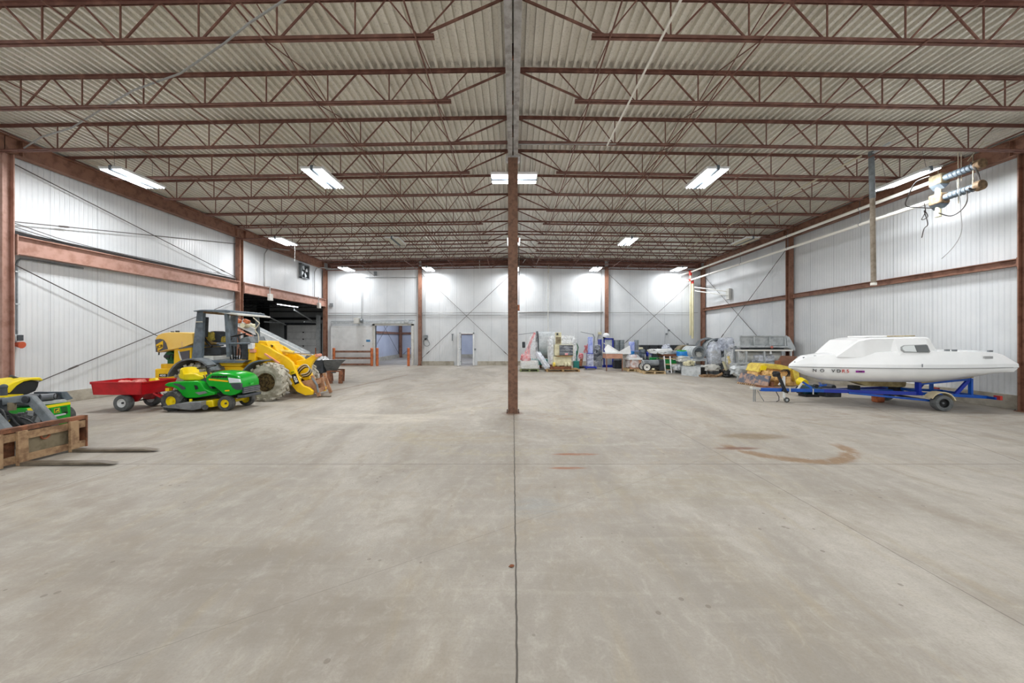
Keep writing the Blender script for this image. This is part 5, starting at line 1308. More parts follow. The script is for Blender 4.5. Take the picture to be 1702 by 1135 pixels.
for sg in (-1, 1):
    MB().tube([bp(s_, sg*(hb(s_)+.006), rub(s_)+.006) for s_ in S_], .014, 6).build('rub_rail', 'rub_grey', t)
# cabin
c0_, c1_, c2_, c3_ = .30, .365, .64, .70
def cab(s_, w_, z): return [bp(s_, -w_, z), bp(s_, w_, z)]
zr = 1.80
L_, Rr = [], []
b = MB()
def sec(s_, wb, wt, zb, zt_): return [bp(s_, -wb, zb), bp(s_, -wt, zt_-.03), bp(s_, -wt*.9, zt_), bp(s_, wt*.9, zt_), bp(s_, wt, zt_-.03), bp(s_, wb, zb)]
b.loft([sec(.20, .50, .48, 1.28, 1.33), sec(.30, .62, .56, 1.28, 1.72), sec(.36, .66, .58, 1.28, 1.78), sec(.62, .70, .60, 1.3, 1.80), sec(.645, .70, .60, 1.3, 1.79), sec(.675, .70, .66, 1.3, 1.45)])
cb = b.build('cabin', 'gelcoat', t, ang=14)
# side ramps of the cabin down to the gunwale
for sg in (-1, 1):
    MB().loft([[bp(.44, sg*.60, 1.3), bp(.44, sg*.66, 1.3), bp(.44, sg*.62, 1.36)], [bp(.47, sg*.60, 1.3), bp(.47, sg*.86, 1.16), bp(.47, sg*.605, 1.76)], [bp(.62, sg*.60, 1.3), bp(.62, sg*.88, 1.18), bp(.62, sg*.61, 1.77)], [bp(.66, sg*.6, 1.3), bp(.66, sg*.86, 1.2), bp(.66, sg*.62, 1.5)]]).build('cabin_side', 'gelcoat', t, ang=14)
    def sd(s_, f, off=.006):   # point on that side, f from bottom to top
        lo = Vector(bp(s_, sg*.86, 1.16)); hi = Vector(bp(s_, sg*.606, 1.765)); n_ = pr*sg+Vector((0, 0, .4)); return lo.lerp(hi, f)+n_.normalized()*off
    if sg < 0:
        def win(name, ss, m, off): return MB().loft([[sd(a, f, off-.012) for a, f in ss], [sd(a, f, off+.008) for a, f in ss]]).build(name, m, t, smooth=False)
        fr = win('window', [(.492, .42), (.48, .52), (.485, .64), (.50, .70), (.612, .74), (.618, .70), (.618, .44), (.61, .40)], 'rub_grey', .02)
        win('window_pane', [(.495, .45), (.487, .53), (.49, .62), (.502, .67), (.55, .69), (.55, .43)], 'glass_pale', .03)
        win('window_pane', [(.553, .43), (.553, .69), (.608, .71), (.613, .68), (.613, .46), (.606, .43)], 'glass_dark', .03)
# hatch on the roof
MB().loft([[bp(.37, -.3, 1.79), bp(.37, .3, 1.79), bp(.37, .3, 1.83), bp(.37, -.3, 1.83)], [bp(.58, -.3, 1.80), bp(.58, .3, 1.80), bp(.58, .3, 1.845), bp(.58, -.3, 1.845)]]).build('sliding_hatch', 'gelcoat_deck', t, bevel=.01)
MB().tube([bp(.48, -.35, 1.82), bp(.62, -.35, 1.83)], .014, 6).build('hatch_rail', 'hull_scum', t)
MB().loft([[bp(.235, -.33, 1.39), bp(.235, -.22, 1.40), bp(.235, -.22, 1.45), bp(.235, -.33, 1.45)], [bp(.265, -.36, 1.42), bp(.265, -.22, 1.43), bp(.265, -.22, 1.50), bp(.265, -.36, 1.50)]]).build('chain_plate', 'rub_grey', t)
for s_, o_ in ((.03, -.05), (.07, -.12), (.085, -.1), (.12, -.2)):
    MB().box(-.025, .025, -.015, .015, 0, .03).shift(bp(s_, o_, dkz(s_)-.01)).build('cleat', 'galv_dark', t)
for s_, o_ in ((.72, -.66), (.755, -.66), (.94, -.58)):
    MB().box(-.05, .05, -.02, .02, 0, .04).shift(bp(s_, o_, dkz(s_)+.01)).build('cleat', 'galv_dark', t)
p = Vector(bp(.885, -(hb(.885)-.09), dkz(.885)-.12)); MB().bar(p-ax*.09+pr*-.03, p+ax*.09+pr*-.03, .02, .06).build('vent', 'rub_grey', t)
MB().box(-.008, .008, -.012, .0, 0, .08).shift(bp(.545, -hb(.545)-.0, shz(.545)-.06)).build('cleat', 'galv_dark', t)
# registration lettering: characters on the hull side
def hullpt(s_, dz): return Vector(bp(s_, -(hb(s_)+.004), rub(s_)-dz))
for ch, s_, m in (('N', .098, 'lettering_black'), ('O', .128, 'lettering_black'), ('V', .172, 'lettering_black'), ('D', .194, 'lettering_black'), ('R', .213, 'red_fit'), ('5', .230, 'red_fit')):
    a, c = hullpt(s_-.01, .085), hullpt(s_+.01, .085); text('registration_letter', ch, .115, m, t, hullpt(s_, .085)-pr*.012, c-a, (0, 0, 1), depth=.02)
a, c = hullpt(.262, .085), hullpt(.297, .085)
MB().bar(a-pr*.01, c-pr*.01, .012, .05).build('sticker', 'purple', t)
MB().bar((a*.7+c*.3)-pr*.018, (a*.3+c*.7)-pr*.018, .008, .018).build('sticker', 'lettering_black', t)
# dirty bottom and keel
MB().loft([[bp(s_, -.17, keel(s_)+.02), bp(s_, .17, keel(s_)+.02), bp(s_, .14, keel(s_)-d), bp(s_, -.14, keel(s_)-d)] for s_, d in ((.34, .02), (.40, .12), (.58, .14), (.61, .13), (.615, .02))]).build('keel', 'hull_scum', t, bevel=.02)

# ---------------------------------------------------------------- trailer
t = thing('boat_trailer', 'bright blue boat trailer with cream mudguards under the white boat', 'trailer', (9.6, 9.8, 0))
TZ = .34
MB().bar(bp(-.165, 0, TZ), bp(.22, 0, TZ), .09, .09).build('tongue', 'trailer_blue', t, bevel=.006)
MB().bar(bp(.20, 0, TZ), bp(.62, 0, TZ+.02), .08, .09).build('spine', 'trailer_blue', t)
for sg in (-1, 1):
    MB().bar(bp(.18, 0, TZ), bp(.62, sg*.55, TZ+.04), .06, .09).build('side_rail', 'trailer_blue2', t)
    MB().bar(bp(.62, sg*.55, TZ+.04), bp(.932, sg*.55, TZ-.02), .05, .07).build('rear_rail', 'trailer_blue', t)
    MB().bar(bp(.60, sg*.55, TZ), bp(.60, sg*.55, .66), .07, .10).build('upright', 'trailer_blue2', t)
    MB().bar(bp(.60, sg*.5, .62), bp(.865, sg*.5, .77), .05, .08).build('bunk', 'trailer_blue', t)
    MB().bar(bp(.865, sg*.5, .77), bp(.865, sg*.5, TZ), .05, .07).build('upright', 'trailer_blue', t)
    MB().bar(bp(.79, sg*.5, TZ+.02), bp(.855, sg*.5, .73), .05, .07).build('diagonal', 'trailer_blue2', t)
    MB().bar(bp(.30, sg*.22, TZ-.02), bp(.66, sg*.70, .22), .04, .05).build('axle_strut', 'trailer_blue', t)
    MB().bar(bp(.60, sg*.5, .64), bp(.87, sg*.5, .81), .09, .03).build('bunk_pad', 'hull_scum', t)
MB().bar(bp(.932, -.75, TZ-.02), bp(.932, .75, TZ-.02), .05, .06).build('rear_bar', 'trailer_blue', t)
for sg in (-1, 1): MB().bar(bp(.94, sg*.68, TZ), bp(.94, sg*.82, TZ), .05, .10).build('tail_lamp', 'red_fit', t)
MB().bar(bp(.60, -.55, TZ+.1), bp(.60, .55, TZ+.1), .06, .07).build('cross_member', 'trailer_blue', t)
MB().bar(bp(.865, -.5, .74), bp(.865, .5, .74), .05, .06).build('cross_member', 'trailer_blue', t)
MB().bar(bp(.665, -.8, .2), bp(.665, .8, .2), .05, .05).build('axle', 'cable_dark', t)
for sg in (-1, 1):
    c_ = Vector(bp(.665, sg*.80, .195)); wheel(t, tuple(c_), .195, .19, .1, 'rubber_grey', 'black', hub='galv_dark', axis=tuple(pr))
    rr = []
    for i in range(9):
        a = R(15+140*i/8); c, s2 = math.cos(a), math.sin(a); ctr = Vector(bp(.655, sg*.80, .2))
        rr.append([tuple(ctr+ax*(r3*c)+Vector((0, 0, r3*s2))+pr*o3) for r3, o3 in ((.25, -.11), (.25, .11), (.275, .11), (.275, -.11))])
    MB().loft(rr).build('mudguard', 'fender_cream', t)
MB().bar(bp(-.215, 0, TZ+.03), bp(-.16, 0, TZ+.02), .07, .05).build('coupler', 'galv', t)
MB().ball(bp(-.215, 0, TZ+.03), .045).build('coupler_ball', 'off_white', t)
for s_, o_ in ((-.205, -.02), (-.19, .03)): MB().cyl(bp(s_, o_, TZ), bp(s_, o_, 0), .012, n=8).build('prop_leg', 'galv_dark', t)
MB().tube([bp(-.18, 0, TZ-.03), bp(-.16, .02, .15), bp(-.14, .02, .01)], .008, 5).build('safety_chain', 'galv_dark', t)
MB().tube([bp(-.075, -.02, TZ-.05), bp(-.06, -.03, .15), bp(-.06, -.03, .05), bp(-.075, -.03, .012)], .012, 6).build('safety_chain', 'cable_dark', t)
j = MB().cyl(bp(-.035, -.06, .14), bp(-.035, -.06, .72), .032, n=12).build('jack_post', 'white_paint', t)
MB().bar(bp(-.035, -.06, .68), bp(-.065, -.06, .48), .03, .03).build('jack_handle', 'white_paint', j)
wheel(t, bp(-.02, -.06, .075), .07, .05, .03, 'rubber', 'galv', axis=tuple(pr))
MB().bar(bp(-.035, -.06, .14), bp(-.022, -.06, .07), .04, .03).build('caster_fork', 'galv', t)
MB().bar(bp(.0, -.05, TZ-.06), bp(.0, -.05, TZ+.08), .03, .02).bar(bp(.13, -.05, TZ-.1), bp(.13, -.05, TZ+.05), .02, .02).build('bracket', 'off_white', t)
MB().bar(bp(.05, 0, TZ+.03), bp(.075, 0, TZ+.20), .05, .03).build('bow_prop', 'off_white', t)
MB().bar(bp(.09, .1, TZ+.22), bp(.13, 0, TZ+.06), .04, .05).bar(bp(.14, 0, TZ+.10), bp(.21, 0, TZ+.16), .04, .04).bar(bp(.16, -.15, TZ+.16), bp(.2, .2, TZ+.18), .05, .05).build('keel_roller_frame', 'trailer_blue', t)
MB().cyl(bp(.15, -.05, TZ+.12), bp(.15, .05, TZ+.12), .05).build('keel_roller', 'black', t)
MB().bar(bp(.36, 0, TZ+.04), bp(.36, 0, .50), .16, .2).bar(bp(.58, 0, TZ+.04), bp(.58, 0, .50), .16, .2).build('keel_support', 'black', t)
single('motor_bracket', MB().bar(bp(-.075, -.09, .80), bp(-.03, -.09, .30), .07, .06).lump(*(lambda c: (c[0]-.10, c[0]+.08, c[1]-.06, c[1]+.06, c[2]-.07, c[2]+.07))(bp(-.08, -.09, .78)), amp=.02, seed=5).bar(bp(-.045, -.09, .34), bp(-.02, -.09, .29), .1, .06), 'black', 'black folded outboard bracket leaning on the blue trailer tongue', 'bracket')
# small clutter under the boat
t = thing('electric_motor', 'dark teal electric motor standing on the floor behind the trailer tongue', 'motor', (9.1, 11.3, 0))
MB().cyl((8.75, 11.3, .2), (9.25, 11.3, .2), .13, n=20).build('motor_body', 'teal_dark', t)
b = MB()
for i in range(7): b.lathe([(.13, 0), (.15, .008), (.13, .016)], (8.8+.06*i, 11.3, .2), 'x', 20)
b.build('cooling_fin', 'teal_dark', t)
MB().cyl((8.68, 11.3, .2), (8.75, 11.3, .2), .11, .13, n=20).cyl((9.25, 11.3, .2), (9.36, 11.3, .2), .13, .08, n=20).build('end_cap', 'black', t)
MB().box(9.4, 9.85, 11.12, 11.5, 0, .26).cyl((9.6, 11.1, .3), (9.6, 11.5, .3), .08).build('gearbox', 'cab_dark', t, bevel=.02)
MB().box(8.8, 9.2, 11.15, 11.45, 0, .08).build('foot', 'black', t)
single('orange_block', MB().lump(10.0, 10.25, 10.2, 10.4, 0, .22, amp=.02, seed=8), 'orange_post', 'small orange block on the floor under the boat', 'block')

# ================================================================ machines and goods along the far wall
def bx(a, c, top, bot, Y0, Y1, b=None):     # box whose front face shows between these photo edges at distance Y0
    x0, z1 = PX(a, top, Y0); x1, z0 = PX(c, bot, Y0)
    b = b or MB(); return b.box(x0, x1, Y0, Y1, max(z0, 0), z1)
def lmp(a, c, top, bot, Y0, Y1, b=None, **kw):
    x0, z1 = PX(a, top, Y0); x1, z0 = PX(c, bot, Y0)
    b = b or MB(); return b.lump(x0, x1, Y0, Y1, max(z0, 0), z1, **kw)
def pallet(a, c, Y0, Y1, label, m='wood', z=0.0, h=.13):
    x0 = PX(a, 0, Y0)[0]; x1 = PX(c, 0, Y0)[0]
    t = thing('wooden_pallet', label, 'pallet', ((x0+x1)/2, (Y0+Y1)/2, z), 0, 'pallets along the far wall')
    for i in range(3):
        x = x0+.05+(x1-x0-.1)*i/2; MB().box(x-.045, x+.045, Y0, Y1, z+.02, z+h-.02).build('block_runner', m, t)
    n_ = 6
    for i in range(n_):
        y = Y0+(Y1-Y0-.1)*i/(n_-1); MB().box(x0, x1, y, y+.1, z+h-.02, z+h).build('deck_board', m, t)
    for i in range(3):
        y = Y0+(Y1-Y0-.1)*i/2; MB().box(x0, x1, y, y+.1, z, z+.02).build('bottom_board', m, t)
    return t
G = .131
pallet(864, 896, 19.6, 20.7, 'greenish pallet under the red wrapped lift, right of the middle column', 'wood_green')
pallet(908, 964, 19.5, 20.6, 'wide wooden pallet under the cream wrapped machine')
pallet(1043, 1068, 19.7, 20.7, 'wooden pallet under the wrapped crate beside the white drum', 'wood_pale')
pallet(1070, 1107, 18.3, 19.4, 'pale wooden pallet under the tube heater', 'wood_pale')
pallet(1108, 1134, 18.9, 19.9, 'grey weathered pallet under the slatted crate with green panels', 'galv')
# a. red lift wrapped in film
t = thing('red_lift', 'tall red leaning mast wrapped in clear film on the greenish pallet', 'lift', P3(880, 617, 20)[:2]+(G,))
MB().bar(P3(871, 592, 20), P3(889, 553, 20), .10, .12).build('mast', 'red_wrap', t, bevel=.01)
MB().bar(P3(878, 600, 20), P3(880, 575, 20), .12, .1).build('inner_mast', 'red_wrap', t)
bx(866, 894, 600, 613, 19.75, 20.5).build('base', 'off_white', t, bevel=.03)
lmp(866, 882, 589, 600, 19.9, 20.3, amp=.05, seed=50).build('motor', 'red_wrap', t)
MB().tube([P3(888, 552.8, 20), P3(862, 556, 20)], .018, 6).build('arm', 'galv_dark', t)
bx(868, 873, 568, 578, 20.1, 20.3).build('control_box', 'cab_dark', t, bevel=.03)
MB().add([P3(861, 613, 19.62), P3(897, 613, 19.62), P3(897, 613, 20.6), P3(861, 613, 20.6), P3(882, 556, 19.9), P3(892, 553, 19.9), P3(892, 553, 20.2), P3(882, 556, 20.2)], [(0, 1, 5, 4), (1, 2, 6, 5), (2, 3, 7, 6), (3, 0, 4, 7), (4, 5, 6, 7)]).build('film_wrap', 'film_thin', t)
# b. big galvanised drum lying on its side
t = thing('metal_drum', 'big galvanised cylinder lying behind the cream machine, dark rimmed open end left', 'drum', P3(908, 609, 21.8)[:2]+(0,))
x0, zc = PX(894, 574, 21.6); x1 = PX(924, 574, 21.6)[0]; rr = .80
MB().lathe([(.76, 0), (.80, 0), (.80, x1-x0), (.76, x1-x0), (.76, 0)], (x0, 22.3, zc), 'x', 32).build('shell', 'galv', t)
MB().lathe([(.72, -.05), (.84, -.05), (.84, .05), (.72, .05), (.72, -.05)], (x0, 22.3, zc), 'x', 32).build('rim', 'cab_dark', t)
MB().cyl((x0+.4, 22.3, zc), (x0+.45, 22.3, zc), .76, n=32).build('inner_disc', 'pvc', t)
for x in (x0+.2, x1-.25): MB().box(x-.05, x+.05, 21.9, 22.7, 0, zc-.70).build('cradle', 'rust', t)
lmp(872, 912, 597, 607, 20.9, 21.6, amp=.04, seed=51).build('motor_cover', 'teal', t)
# c. leaning wrapped tube
t = thing('wrapped_chute', 'long chute wrapped in clear plastic, leaning down to the wide pallet', 'chute', P3(902, 612, 20.2)[:2]+(0,))
MB().bar(P3(893, 586, 20.4), P3(911, 612, 19.8), .30, .2).build('chute', 'film_blue', t, bevel=.02)
MB().bar(P3(893, 587, 20.4), P3(911, 613, 19.8), .22, .06).build('inner_plate', 'off_white', t)
single('plastic_roll', lmp(882, 897, 607, 613.8, 20.75, 21.0, amp=.03, seed=52, taper=.5), 'film', 'crumpled clear plastic on the floor behind the greenish pallet', 'plastic')
# d. cream machine
t = thing('wrapped_machine', 'cream control cabinet wrapped in dark and clear stretch film on the wide pallet', 'machine', P3(936, 617, 20)[:2]+(G,))
bx(922, 953, 573, 591, 19.8, 20.4).build('cabinet', 'cream', t, bevel=.015)
bx(930, 952.5, 573.5, 590.5, 19.74, 19.81).build('film_panel', 'shrink_dark', t, bevel=.01)
b = MB()
for i in range(6):
    a = PX(930, 575+2.6*i, 19.73); c = PX(952, 576+2.6*i, 19.73); b.bar((a[0], 19.735, a[1]), (c[0], 19.735, c[1]+.02*((i % 2)*2-1)), .012, .02)
b.build('film_fold', 'film', t)
bx(939, 944, 587, 590, 19.71, 19.76).build('tag', 'red_wrap', t)
bx(923.5, 933, 552.5, 572.5, 19.95, 20.3).build('top_box', 'cream', t, bevel=.01); bx(925, 928, 553.5, 557, 19.92, 19.96).build('display', 'cab_dark', t)
bx(924, 932, 560, 571, 19.93, 19.96).build('louvre', 'rust_grey', t)
bx(920, 950, 592.5, 608, 19.8, 20.4).build('lower_frame', 'cream', t, bevel=.02)
MB().box(PX(925, 0, 19.75)[0], PX(952, 0, 19.75)[0], 19.7, 20.4, PX(0, 592.5, 19.75)[1], PX(0, 591, 19.75)[1]).build('shelf', 'wood', t)
for a in (919, 926, 938, 944): MB().cyl(P3(a, 606, 19.78), P3(a+3.5, 606, 19.78), .12, n=14).build('motor', 'cream' if a != 919 else 'machine_yellow', t)
bx(915, 950, 609, 613.6, 19.7, 20.4).build('base_frame', 'rust', t)
b = lmp(911, 922, 560, 606, 19.85, 20.5, amp=.05, seed=53, power=.8); lmp(950, 959, 560, 600, 19.85, 20.5, b, amp=.06, seed=54, power=.8); lmp(914, 957, 558, 574, 20.0, 20.5, b, amp=.05, seed=55)
b.build('film_wrap', 'film', t)
t = thing('teal_pump', 'small teal pump standing between the cream machine and the blue mast', 'pump', P3(958, 612, 21)[:2]+(0,))
bx(954, 963, 600, 615, 21.1, 21.5).build('body', 'teal', t, bevel=.03)
MB().cyl(P3(958, 600, 21.2), P3(958, 583, 21.2), .05).build('pipe', 'teal', t)
MB().tube([P3(959, 590, 21.1), P3(961, 577, 21.1), P3(958, 570, 21.1)], .03, 6).build('hose', 'dark_green', t)
# e. red and copper floor machine
t = thing('floor_polisher', 'red and copper coloured small machine left of the blue mast', 'machine', P3(966, 611, 21.6)[:2]+(0,))
MB().cyl(P3(964, 608, 21.8), P3(968, 592, 21.8), .12, .06).build('column', 'copper', t)
lmp(963, 970, 588, 596, 21.7, 22.0, amp=.04, seed=56).build('head', 'red_wrap', t)
bx(957, 992, 609, 610.8, 21.9, 22.6).build('base', 'cab_dark', t)
single('red_stand', MB().bar(P3(971, 586, 22.2), P3(978, 572, 22.2), .1, .12).bar(P3(977, 586, 22.2), P3(972, 574, 22.2), .08, .1).bar(P3(975, 586, 22.2), P3(975, 609, 22.2)[:2]+(0,), .05, .05), 'red_wrap', 'red cross-shaped frame standing left of the blue mast', 'frame')
# f. blue wrapped mast lift
t = thing('blue_mast', 'tall blue mast wrapped in clear film on a blue four-legged base', 'lift', P3(981, 613, 21)[:2]+(0,))
bx(978.5, 985.5, 560, 609, 21.0, 21.3).build('mast', 'pale_blue', t, bevel=.02)
b = MB()
for i in range(6): bx(977, 986, 587+3.4*i, 589+3.4*i, 20.96, 21.34, b)
b.build('cross_rib', 'royal_blue', t)
bx(976.5, 986.5, 588, 609, 20.93, 21.36).build('film_wrap', 'film_blue', t)
bx(973, 991, 609, 612, 20.9, 21.4).build('base', 'royal_blue', t, bevel=.02)
for a in (973.5, 990): MB().cyl(P3(a, 611.3, 20.85), P3(a+1.6, 611.3, 20.85), .07).build('wheel', 'royal_blue', t)
MB().tube([P3(985, 555, 21.1), P3(988, 560, 21.1), P3(986.5, 585, 21.1)], .03, 6).build('cable_arm', 'galv_dark', t)
MB().tube([P3(984, 555.5, 21.1), P3(965, 551.5, 21.1)], .016, 6).build('arm', 'galv_dark', t)
# g. grey wrapped bundle
t = thing('wrapped_bundle', 'tall heap of grey wrapped parts between the blue mast and the blue cabinet', 'bundle', P3(994, 612, 21.3)[:2]+(0,))
lmp(987, 1003, 576, 600, 21.3, 21.9, amp=.10, seed=57, taper=.35).build('bundle', 'shrink_dark', t)
b = MB()
for i in range(7): b.bar(P3(988+2*i, 611, 21.3+.08*i), P3(991+1.6*i, 590, 21.5+.05*i), .04, .04)
b.build('legs', 'arm_grey', t)
lmp(985, 1005, 574, 611, 21.2, 22.0, amp=.08, seed=58, taper=.4).build('film_wrap', 'film_thin', t)
# h. blue framed cabinet with a white dome
t = thing('blue_cabinet', 'tall cabinet with a royal blue frame and grey panel', 'cabinet', P3(1010, 610, 22.5)[:2]+(0,))
bx(999, 1019.5, 562, 608.5, 22.6, 23.2).build('panel', 'galv', t)
b = MB(); bx(1003.5, 1020, 562, 564.3, 22.5, 22.62, b); bx(1018, 1020, 562, 608, 22.5, 22.62, b); bx(1003.5, 1005.2, 562, 608, 22.5, 22.62, b); bx(998, 1000, 564, 608, 22.5, 23.2, b); bx(998, 1020, 606.5, 612, 22.5, 23.2, b)
b.build('frame', 'royal_blue', t)
t = thing('white_dome', 'white domed fan head on top of the blue cabinet', 'fan', P3(1007, 562, 22.8))
MB().ball(P3(1007.5, 558, 22.85), .21, sc=(1, 1, .85)).build('dome', 'white_paint', t)
MB().cyl(P3(1006, 562, 22.85), P3(1006, 559.5, 22.85), .14).build('base_ring', 'black', t)
# i. two galvanised drums with a sheet-metal funnel
for k_, (a, c) in enumerate(((1021.5, 1030), (1030.7, 1040))):
    x0 = PX(a, 0, 22.5)[0]; x1 = PX(c, 0, 22.5)[0]; r_ = (x1-x0)/2; zt2 = PX(0, 565, 22.5)[1]
    t = thing('galvanised_drum', ['left galvanised upright cylinder right of the blue cabinet', 'right galvanised upright cylinder above the brown tray table'][k_], 'cylinder', ((x0+x1)/2, 22.7, 0), 0, None)
    MB().lathe([(.001, zt2), (r_, zt2), (r_, .5), (r_*.4, .15), (r_*.4, 0), (.001, 0)], ((x0+x1)/2, 22.7+.1*k_, 0), 'z', 24).build('shell', 'zinc', t)
    for z in (zt2-.02, zt2-.35): MB().lathe([(r_, 0), (r_+.012, .01), (r_, .02)], ((x0+x1)/2, 22.7+.1*k_, z), 'z', 24).build('hoop', 'galv_dark', t)
t = thing('plastic_cover', 'white plastic cover stretched between the tray table and the blue wrapped roll', 'plastic', P3(1030, 585, 20.6))
MB().add([P3(1004, 580, 20.5), P3(1010, 572, 20.6), P3(1029, 584, 20.4), P3(1047, 574, 20.8), P3(1049, 588, 20.5), P3(1029, 589, 20.3), P3(1007, 588, 20.4),
          P3(1004, 580, 21.1), P3(1010, 572, 21.2), P3(1029, 584, 21.0), P3(1047, 574, 21.3), P3(1049, 588, 21.1), P3(1029, 589, 21.0), P3(1007, 588, 21.0)],
         [(0, 1, 2, 5, 6), (2, 3, 4, 5), (7, 13, 12, 9, 8), (9, 12, 11, 10), (1, 8, 9, 2), (2, 9, 10, 3), (0, 7, 8, 1), (6, 5, 12, 13), (5, 4, 11, 12), (0, 6, 13, 7), (3, 10, 11, 4)]).build('sheet', 'white_paint', t, smooth=False)
MB().tube([P3(1003, 570, 20.7), P3(1030, 586, 20.3)], .02, 5).build('strap', 'off_white', t)
# j. tray table
t = thing('tray_table', 'brown tray table on thin steel legs in front of the blue cabinet', 'table', P3(1021, 616, 20)[:2]+(0,))
bx(1007.5, 1035, 587.5, 596, 19.9, 20.7).build('tray', 'brown_sheet', t, bevel=.01)
bx(1007, 1035.5, 586, 588, 19.88, 20.72).build('top_sheet', 'white_paint', t)
for a, y in ((1008, 19.93), (1034.5, 19.93), (1008.5, 20.6), (1034, 20.6)):
    x = PX(a, 0, y)[0]; MB().bar((x, y, 0), (x, y, PX(0, 596, y)[1]), .04, .04).build('leg', 'steel_primer', t)
single('motor_unit', MB().box(*sorted((PX(1022, 0, 21.6)[0], PX(1034, 0, 21.6)[0])), 21.6, 22.1, 0, .35).lump(*(lambda a, c: (a[0], c[0], 21.6, 22.1, c[1], a[1]))(PX(1022, 598, 21.6), PX(1034, 604, 21.6)), amp=.04, seed=60), 'cab_dark', 'dark motor unit on the floor under the brown tray table', 'motor')
# k. white drum, blue roll, duct
t = thing('white_drum', 'white wrapped drum standing left of the wrapped crate', 'drum', P3(1041, 612, 21)[:2]+(0,))
x0 = PX(1036, 0, 20.9)[0]; x1 = PX(1047, 0, 20.9)[0]; r_ = (x1-x0)/2
MB().lathe([(.001, .95), (r_*.96, .93), (r_, .88), (r_, .08), (r_*.9, 0), (.001, 0)], ((x0+x1)/2, 21.1, 0), 'z', 24).build('shell', 'off_white', t)
MB().lathe([(r_+.01, 0), (r_+.02, .015), (r_+.01, .03)], ((x0+x1)/2, 21.1, .6), 'z', 24).build('hoop', 'white_paint', t)
t = thing('wrapped_roll', 'blue and white wrapped upright roll beside the tall galvanised duct', 'roll', P3(1051, 590, 21.2)[:2]+(0,))
bx(1047.5, 1055, 568, 594, 21.2, 21.5).build('roll', 'pale_blue', t, bevel=.03)
lmp(1047, 1055.5, 583, 594, 21.12, 21.6, amp=.03, seed=62).build('blue_cover', 'sky_blue', t)
bx(1048, 1054, 594, 616, 21.2, 21.5).build('core', 'off_white', t)
x0 = PX(1056, 0, 21.5)[0]; x1 = PX(1063.5, 0, 21.5)[0]; r_ = (x1-x0)/2
t = thing('upright_duct', 'tall narrow galvanised duct standing behind the wrapped crate', 'duct', ((x0+x1)/2, 21.7, 0))
MB().lathe([(r_*.94, PX(0, 565, 21.5)[1]), (r_, PX(0, 565, 21.5)[1]), (r_, 0), (r_*.94, 0), (r_*.94, PX(0, 565, 21.5)[1])], ((x0+x1)/2, 21.7, 0), 'z', 24).build('shell', 'zinc', t)
MB().lathe([(r_, 0), (r_+.02, .02), (r_, .04)], ((x0+x1)/2, 21.7, 1.0), 'z', 24).build('collar', 'pale_blue', t)
# l. wrapped crate
t = thing('wrapped_crate', 'square crate wrapped in clear film on a wooden pallet beside the tube heater', 'crate', P3(1056, 616, 20)[:2]+(G,))
bx(1048, 1066, 598, 613, 19.8, 20.5).build('crate', 'brown_sheet', t, bevel=.01)
bx(1045, 1068, 595, 598, 19.75, 20.6).build('lid', 'white_paint', t)
lmp(1045, 1068, 590, 613.5, 19.72, 20.65, amp=.04, seed=63, taper=.2).build('film_wrap', 'film', t)
bx(1051, 1058, 590, 595, 19.9, 20.3).build('top_part', 'brown_sheet', t)
# m. row of black ribbed crates behind
for i in range(6):
    a = 1064.5+15.2*i; x0 = PX(a, 0, 23.2)[0]; x1 = PX(a+14.7, 0, 23.2)[0]; hh = PX(0, 573.5, 23.2)[1]
    t = thing('ribbed_crate', ['leftmost of the six tall black ribbed crates against the far wall', 'second from the left of the six black ribbed crates', 'third from the left of the six black ribbed crates', 'fourth from the left of the six black ribbed crates', 'fifth from the left of the six black ribbed crates', 'rightmost of the six black ribbed crates against the far wall'][i], 'crate', ((x0+x1)/2, 23.5, 0), 0, 'black ribbed crates')
    MB().box(x0+.01, x1-.01, 23.22, 23.85, 0, hh-.03).build('crate', 'stacked_black', t)
    b = MB()
    for j in range(7): b.cyl((x0+.04+(x1-x0-.08)*j/6, 23.21, 0.02), (x0+.04+(x1-x0-.08)*j/6, 23.21, hh-.03), .022, n=8)
    b.build('ribs', 'dark_plastic', t)
    MB().box(x0, x1, 23.18, 23.87, hh-.04, hh).build('lid', 'dark_plastic', t)
# n. tube heater on a pallet
t = thing('tube_heater', 'grey tube heater in a black wheeled frame on a pale pallet', 'heater', P3(1085, 620, 18.7)[:2]+(G,))
MB().cyl(P3(1068.5, 603.5, 18.7), P3(1097, 603.5, 18.7), .16, n=22).build('barrel', 'galv_dark', t)
MB().cyl(P3(1068, 603.5, 18.7), P3(1068.6, 603.5, 18.7), .165, n=22).build('nose_ring', 'galv', t)
bx(1072, 1098, 609, 614.5, 18.55, 18.95).build('fuel_tank', 'black', t, bevel=.02)
b = MB()
for y in (18.45, 19.0): b.tube([P3(1068, 600, y), P3(1070, 611, y), P3(1094, 612, y), P3(1098, 600, y)], .015, 6)
b.build('frame', 'black', t)
bx(1096, 1104, 598, 616.5, 18.5, 19.0).build('fan_housing', 'cab_dark', t, bevel=.03)
for y in (18.43, 19.05): wheel(t, (PX(1075.5, 0, 18.4)[0], y, G+.2), .20, .06, .16, 'black', 'off_white', hub='black')
bx(1084, 1088, 612, 614.5, 18.4, 18.5).build('label_plate', 'cream', t)
